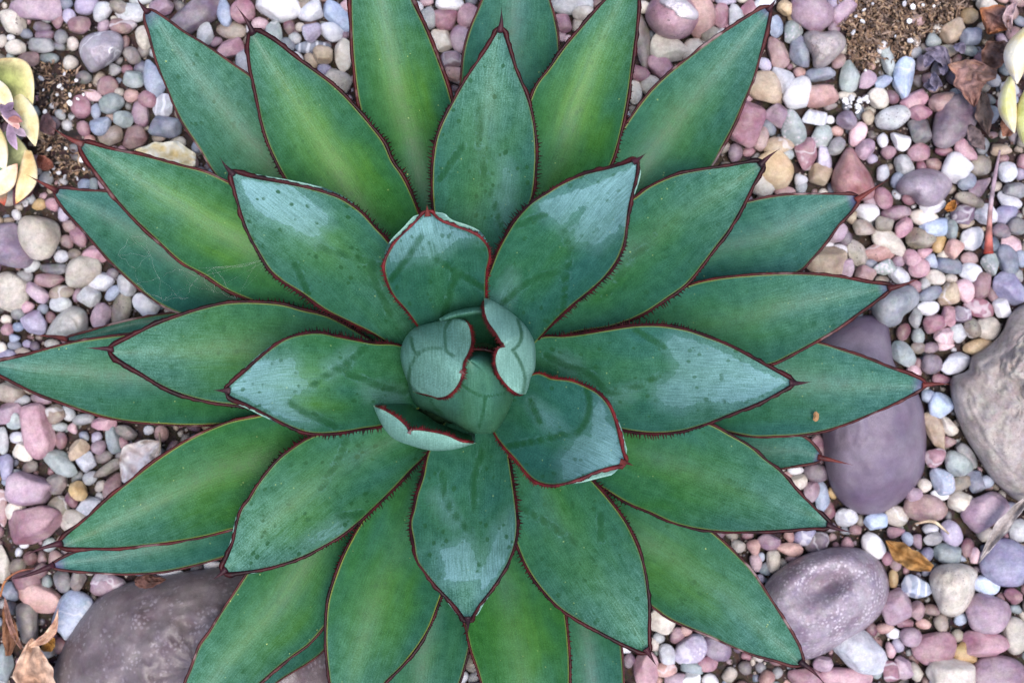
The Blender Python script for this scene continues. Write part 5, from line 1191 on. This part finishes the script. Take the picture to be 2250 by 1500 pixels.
# ------------------------------------------------------------------ succulents at the edges
def lens_leaf(name, parent, base, tip, width, z0, z1, thick, c_mid, c_edge, mat, cup=.0, bend=0., belly=.45, keel=.0, label=None, curl=0., tint_tip=None, crinkle=0.):
    """fleshy or dry leaf with a pointed tip; a closed body with an upper and a lower skin"""
    NR, NC = 36, 17
    base = np.array(base, float); tip = np.array(tip, float); d = tip - base; L = np.linalg.norm(d); d /= L; nrm = np.array([-d[1], d[0]])
    s = np.linspace(0, 1, NR); u = np.sin(np.linspace(-1, 1, NC) * math.pi / 2)
    prof = np.where(s < belly, .35 + .65 * np.sin(s / belly * math.pi / 2), np.cos(np.clip((s - belly) / (1 - belly), 0, 1) * math.pi / 2) ** .85)
    prof = np.maximum(prof, .01)
    mid = base + np.outer(s * L, d) + np.outer(np.sin(s * math.pi) * bend * L, nrm)
    S = s[:, None] * np.ones((1, NC)); U = np.ones((NR, 1)) * u[None]
    P = mid[:, None] + (U * prof[:, None] * width / 2)[..., None] * nrm
    hw = prof[:, None] * width / 2 / PPM
    zc = z0 + (z1 - z0) * S + curl * np.sin(S * math.pi * 1.5)
    if crinkle:
        sd = base[0] * .37 + base[1] * .11
        nz = np.array([mnoise.noise(Vector((a_ * 1.6, b_ * 4.5, sd))) + .6 * mnoise.noise(Vector((a_ * 4., b_ * 9., sd + 5))) for a_, b_ in zip(U.ravel(), S.ravel())]).reshape(U.shape)
        zc = zc + crinkle * nz * (width / PPM)
        zc = zc - .10 * (width / PPM) * np.exp(-(U / .12) ** 2)
        wob = np.array([mnoise.noise(Vector((0, b_ * 5., sd + 9))) for b_ in s])
        prof = prof * (1 + .30 * wob); P = mid[:, None] + (U * prof[:, None] * width / 2)[..., None] * nrm
    zt = zc + cup * hw * U ** 2 + thick * .5 * prof[:, None] * np.sqrt(np.clip(1 - U ** 2, 0, 1)) * (1 if keel >= 0 else .3) + keel * hw * (1 - np.abs(U))
    zb = zc + cup * hw * U ** 2 - thick * .6 * prof[:, None] * np.sqrt(np.clip(1 - U ** 2, 0, 1)) - .0004
    V = np.concatenate([w3a(P, zt).reshape(-1, 3), w3a(P, zb).reshape(-1, 3)]); N = NR * NC
    Ft = fix_normals(V, np.array(grid_faces(NR, NC))); flip = tuple(Ft[0]) != grid_faces(2, NC)[0]
    F = [tuple(int(q) for q in f) for f in Ft] + [(f if flip else f[::-1]) for f in grid_faces(NR, NC, N)]
    for i in range(NR - 1):
        for j, rev in ((0, False), (NC - 1, True)):
            q = (i * NC + j, (i + 1) * NC + j, N + (i + 1) * NC + j, N + i * NC + j)
            F.append(q[::-1] if rev ^ flip else q)
    for i, rev in ((0, True), (NR - 1, False)):
        for j in range(NC - 1):
            q = (i * NC + j, N + i * NC + j, N + i * NC + j + 1, i * NC + j + 1)
            F.append(q if rev ^ flip else q[::-1])
    e = np.clip(np.abs(U) ** 2.2 + S ** 5, 0, 1)[..., None]
    c = np.array(lin(c_mid)) * (1 - e) + np.array(lin(c_edge)) * e
    if tint_tip is not None:
        tt = sstep(.78, 1., S)[..., None]; c = c * (1 - tt) + np.array(lin(tint_tip)) * tt
    c = np.concatenate([c.reshape(-1, 3), c.reshape(-1, 3)]); c = np.concatenate([c, np.ones((2 * N, 1))], 1)
    fl = np.stack([U * width / 200, S * L / 100, np.zeros_like(U)], -1).reshape(-1, 3); fl = np.concatenate([fl, fl])
    o = mesh_obj(name, V, F, mat, parent, attrs=dict(tint=c, flow=fl))
    if label: o['label'] = label
    return o

su1 = empty("succulent_plant", w3(-10, 300, 0))
tag(su1, "succulent rosette with thick yellow-edged green leaves at the picture's edge", "succulent")
YE = (222, 202, 152); GR = (150, 160, 96); CR = (226, 208, 176)
for (b, t, w, z0, z1, th, cm, ce, bd, tp) in [
    ((-40, 150), (72, 232), 110, .045, .05, .012, (140, 146, 84), YE, -.10, None),
    ((30, 200), (78, 322), 44, .05, .062, .010, (214, 202, 150), (232, 216, 180), -.06, None),
    ((-30, 170), (30, 235), 40, .060, .068, .008, (214, 200, 150), (240, 226, 196), .0, (250, 225, 180)),
    ((-35, 255), (12, 372), 64, .050, .055, .012, (196, 200, 156), (228, 214, 180), .05, None),
    ((62, 330), (35, 448), 44, .040, .050, .010, (216, 192, 136), (234, 216, 178), -.10, (236, 190, 120)),
    ((-30, 430), (38, 360), 48, .045, .055, .010, (226, 206, 166), (238, 214, 186), .06, (238, 170, 140)),
    ((10, 290), (60, 400), 60, .034, .036, .010, (150, 156, 112), (200, 196, 150), .0, None),
    ((-40, 300), (10, 452), 60, .030, .032, .010, (90, 132, 110), (150, 160, 130), .0, (196, 80, 60))]:
    lens_leaf("leaf", su1, b, t, w, z0, z1, th, cm, ce, M_FRESH, cup=.25, bend=bd, tint_tip=tp, belly=.5)
for k, (b, t, w, c) in enumerate([((0, 232), (48, 262), 26, (128, 104, 124)), ((5, 250), (44, 285), 22, (206, 172, 164)), ((22, 270), (38, 330), 22, (148, 122, 142)),
                                  ((30, 285), (58, 300), 18, (166, 142, 156)), ((10, 240), (30, 225), 18, (112, 88, 112)), ((18, 262), (50, 268), 16, (164, 104, 96))]):
    lens_leaf("petal", su1, b, t, w, .066 + .002 * k, .074, .003, c, tuple(min(255, q + 25) for q in c), M_FRESH, cup=.4, bend=.08 * (-1) ** k, label="shrivelled purple-pink petal" if k == 0 else None)

su2 = empty("succulent_plant", w3(2290, 190, 0))
tag(su2, "pale cream-leaved succulent at the picture's edge above brown dry leaves", "succulent")
for (b, t, w, z0, z1, th, cm, ce, bd) in [
    ((2262, 60), (2234, 186), 56, .060, .070, .014, (236, 226, 196), (240, 226, 206), .12),
    ((2222, 168), (2229, 294), 42, .050, .056, .014, (230, 228, 176), (240, 226, 200), .10),
    ((2262, 190), (2256, 330), 44, .046, .050, .012, (206, 212, 150), (226, 220, 176), .05),
    ((2330, 120), (2262, 170), 60, .070, .074, .012, (220, 222, 170), (240, 228, 200), .0),
    ((2320, 230), (2270, 250), 60, .062, .066, .012, (214, 216, 164), (236, 226, 196), .0)]:
    lens_leaf("leaf", su2, b, t, w, z0, z1, th, cm, ce, M_FRESH, cup=-.2, keel=.5, bend=bd, belly=.5)

# ------------------------------------------------------------------ dry leaves and other litter, each lying on the pebbles
def dry(label, base, tip, width, z0, z1, cm, ce, cup=.5, bend=.05, curl=.0, belly=.45, cat="dry leaf", name="dry_leaf", thick=.0012, tt=None):
    c = ((base[0] + tip[0]) / 2, (base[1] + tip[1]) / 2)
    r = empty("tmp", w3(c[0], c[1], (z0 + z1) / 2))
    o = lens_leaf(name, r, base, tip, width, z0, z1, thick, cm, ce, M_DRY, cup=cup, bend=bend, curl=curl, belly=belly, tint_tip=tt, crinkle=.30)
    loc = r.location.copy(); o.parent = None; o.location = loc
    bpy.data.objects.remove(r)
    tag(o, label, cat)
    return o

BR = (110, 84, 76); RB = (146, 100, 80)
dry("brown dry leaf with orange curled rim above the other dry leaves", (2215, 20), (2170, 76), 70, .030, .034, (120, 94, 92), (176, 112, 72), .9, .15, .006)
dry("grey-pink dry leaf strip next to the cream-leaved succulent", (2232, 5), (2222, 74), 24, .040, .046, (164, 136, 140), (186, 160, 160), .8, .18, .004)
dry("triangular brown dry leaf pointing at the purple pebble", (2128, 132), (2141, 236), 74, .030, .032, (134, 104, 100), (156, 116, 104), -.35, .02, .003, .2)
dry("brown dry leaf with a pinched tip beside curly dead foliage", (2190, 165), (2082, 143), 52, .033, .034, (124, 98, 92), (152, 116, 100), -.4, -.04, .003, .5)
dry("dark brown dry leaf folded over below the succulent", (2160, 205), (2172, 298), 40, .028, .022, (92, 80, 76), (120, 96, 88), -.6, .04, .0, .4)
dry("dark brown dry leaf under the orange-rimmed one", (2215, 95), (2165, 160), 60, .022, .026, (96, 76, 72), (134, 98, 84), .6, .1, .003)
dry("reddish dry leaf edging the cream-leaved succulent", (2212, 300), (2204, 205), 44, .030, .036, (150, 104, 84), (170, 120, 96), .7, .15, .004)
dry("thin dark dry leaf between the purple pebble and grey pebbles", (2130, 275), (2165, 330), 34, .020, .016, (96, 82, 84), (122, 104, 104), -.4, .05)
dry("grey-violet crinkled dead leaf near the blue pebble", (2085, 150), (2030, 108), 34, .016, .022, (112, 104, 122), (142, 132, 150), .9, .2, .004)
for k, (b, t, w, lb) in enumerate([((2062, 118), (2032, 150), 26, "small violet-grey dead leaf curl touching the soil patch"), ((2060, 172), (2028, 190), 30, "flat slate-grey dead leaf flake below the curls"),
                                   ((2075, 165), (2060, 140), 20, "tiny dark violet dead leaf curl between two others"), ((2096, 100), (2120, 118), 24, "grey dead leaf flake under the slate blue pebble"),
                                   ((2050, 160), (2072, 190), 24, "small bluish dead leaf curl above the brown pebble")]):
    dry(lb, b, t, w, .016 + .002 * k, .020, (104, 98, 118), (140, 132, 152), 1.1, .2 * (-1) ** k, .004)
dry("bleached white dead leaf folded lengthwise under green leaf edge", (278, 1065), (352, 968), 84, .016, .026, (224, 216, 220), (200, 188, 184), .55, -.10, .003, .5)
dry("cream dry leaf scrap lying behind the agave leaf", (430, 352), (282, 342), 74, .018, .016, (226, 214, 186), (236, 228, 206), -.35, .02, .002, .35)
dry("twisted ochre-brown dry leaf on pebbles above the lumpy cream stone", (2048, 1248), (1946, 1186), 46, .022, .024, (146, 106, 58), (170, 130, 82), .9, -.06, .006, .5)
dry("long grey dry leaf blade beside the pale mauve pebble", (2262, 1090), (2150, 1238), 30, .034, .026, (156, 144, 140), (182, 172, 168), .9, .04, .003, .4)
dry("curled peach dry leaf beside the large dark stone", (95, 1540), (70, 1400), 84, .026, .040, (176, 142, 120), (200, 168, 146), .5, -.08, .004, .4)
dry("thin peach leaf stalk rising from the curled peach leaf", (66, 1420), (128, 1334), 20, .044, .036, (194, 156, 130), (212, 174, 150), .4, .18, .0, .3, tt=(214, 190, 180))
dry("orange-brown dry leaf strip near the curled peach leaf", (18, 1440), (8, 1330), 34, .022, .026, (108, 72, 52), (138, 96, 68), .7, .08, .004)
dry("dark brown dry leaf strip by the lowest spine", (48, 1425), (10, 1310), 16, .028, .030, (120, 84, 72), (160, 120, 108), .5, -.06)
dry("ochre crumpled leaf bit next to the large dark stone", (92, 1428), (120, 1400), 26, .020, .022, (168, 116, 52), (190, 142, 76), .9, .1, .003)
dry("brown dry leaf wedge on top of the large dark stone", (296, 1278), (366, 1272), 30, .058, .054, (84, 56, 50), (104, 70, 60), -.5, .02, .002, .3)
dry("small orange-brown leaf flake below the heart-shaped violet stone", (2078, 462), (2100, 440), 22, .018, .020, (172, 112, 50), (196, 136, 70), .7, .1)
dry("narrow mauve dead leaf under the red agave tip", (100, 250), (118, 300), 34, .014, .018, (110, 84, 88), (130, 100, 100), .7, .1, .003)
dry("dark maroon dead leaf below the yellow-edged succulent", (78, 395), (30, 452), 40, .022, .014, (88, 54, 66), (116, 74, 84), .5, .1)
dry("reddish brown dead leaf touching the yellow-edged succulent", (82, 345), (120, 368), 30, .020, .016, (116, 68, 58), (140, 90, 76), .5, .1)

def tube(name, pts, radii, mat, tint, label, cat, m=8):
    P = spline([(*p,) for p in pts], 30); n = len(P); rr = np.interp(np.linspace(0, 1, n), np.linspace(0, 1, len(radii)), radii)
    W = np.array([w3(*q) for q in P]); V = []
    for i in range(n):
        d = W[min(i + 1, n - 1)] - W[max(i - 1, 0)]; d /= np.linalg.norm(d); sd = np.cross(d, (0, 0, 1)); sd /= np.linalg.norm(sd) + 1e-9; up = np.cross(sd, d)
        for k in range(m):
            a = 2 * math.pi * k / m; V.append(W[i] + (sd * math.cos(a) + up * math.sin(a)) * rr[i] / PPM)
    F = grid_faces(n, m, 0, True) + [tuple(reversed(range(m))), tuple((n - 1) * m + k for k in range(m))]
    F = [tuple(int(x) for x in f) for f in F]
    c = np.array(V).mean(0); V = np.array(V) - c
    tn = np.repeat(np.array([lin(t) for t in tint]).reshape(-1, 3), 1, 0)
    tc = np.stack([np.interp(np.linspace(0, 1, n), np.linspace(0, 1, len(tint)), tn[:, k]) for k in range(3)], -1)
    C = np.concatenate([np.repeat(tc, m, 0), np.ones((n * m, 1))], 1)
    o = mesh_obj(name, V, F, mat, attrs=dict(tint=C, flow=np.zeros((n * m, 3)))); o.location = c
    return tag(o, label, cat)
tube("stalk", [(2197, 330, .026), (2184, 400, .028), (2176, 460, .028), (2173, 515, .026), (2172, 557, .024)], [2.2, 4.5, 5, 6, 11], M_DRY, [(146, 124, 132), (150, 126, 138), (160, 140, 148), (176, 120, 110), (160, 58, 48)],
     "thin dried stalk with a red base lying on the pebbles", "stalk")
tube("stalk", [(0, 1310, .026), (12, 1275, .028), (40, 1255, .030), (75, 1248, .034)], [2.5, 2.5, 2, 1.5], M_DRY, [(150, 96, 60), (168, 110, 70), (150, 92, 70), (120, 70, 60)],
     "thin orange-brown dry stalk near the lowest leaf spine", "stalk")
tube("stalk", [(2085, 1172, .026), (2050, 1145, .028), (2010, 1150, .027)], [2, 4, 2], M_DRY, [(180, 160, 140), (200, 180, 150), (170, 140, 120)], "short tan dry stalk below a salmon pebble", "stalk")
tube("stalk", [(345, 1010, .03), (352, 980, .034), (350, 950, .036)], [1.5, 2.2, 1.8], M_DRY, [(190, 176, 160), (176, 160, 140), (150, 130, 116)], "thin pale stalk over the bleached dead leaf", "stalk")

# ------------------------------------------------------------------ cobweb on the leaves at one side
def cobweb():
    r = random.Random(8); V = []; F = []
    g = NG("cobweb_silk"); g.fin((.75, .75, .72), .5, .5)
    nodes = [(262, 560), (300, 590), (330, 560), (350, 610), (395, 590), (420, 625), (380, 645), (440, 605), (470, 640), (300, 625), (355, 660), (410, 655), (470, 590), (560, 580), (590, 570), (520, 655), (285, 520), (318, 515)]
    zz = lambda x, y: max(leaf_z(.26, math.hypot(x - AX, y - AY) / 1000), leaf_z(.5, math.hypot(x - AX, y - AY) / 1000)) + .012
    pairs = []
    for i, a in enumerate(nodes):
        ds = sorted(range(len(nodes)), key=lambda j: math.hypot(nodes[j][0] - a[0], nodes[j][1] - a[1]))
        for j in ds[1:4]:
            if (j, i) not in pairs: pairs.append((i, j))
    for i, j in pairs + [(7, 13), (8, 14), (12, 14), (4, 13)]:
        a, b = nodes[i], nodes[j]; n = 6; o = len(V); sag = r.uniform(.0, .004); rad = r.uniform(.012, .035) * 1e-3
        for k in range(n):
            t = k / (n - 1); x = a[0] + (b[0] - a[0]) * t + r.uniform(-4, 4); y = a[1] + (b[1] - a[1]) * t + r.uniform(-4, 4)
            c = np.array(w3(x, y, zz(x, y) - sag * math.sin(t * math.pi)))
            for q in range(3):
                an = 2 * math.pi * q / 3; V.append(c + np.array([math.cos(an) * rad, math.sin(an) * rad, rad * math.cos(an + 1)]))
        F += [tuple(int(v) for v in f) for f in grid_faces(n, 3, o, True)]
    V = np.array(V); c = V.mean(0)
    ob = mesh_obj("cobweb", V - c, F, g.mat); ob.location = c
    tag(ob, "fine white cobweb strung between two agave leaves", "cobweb")
cobweb()
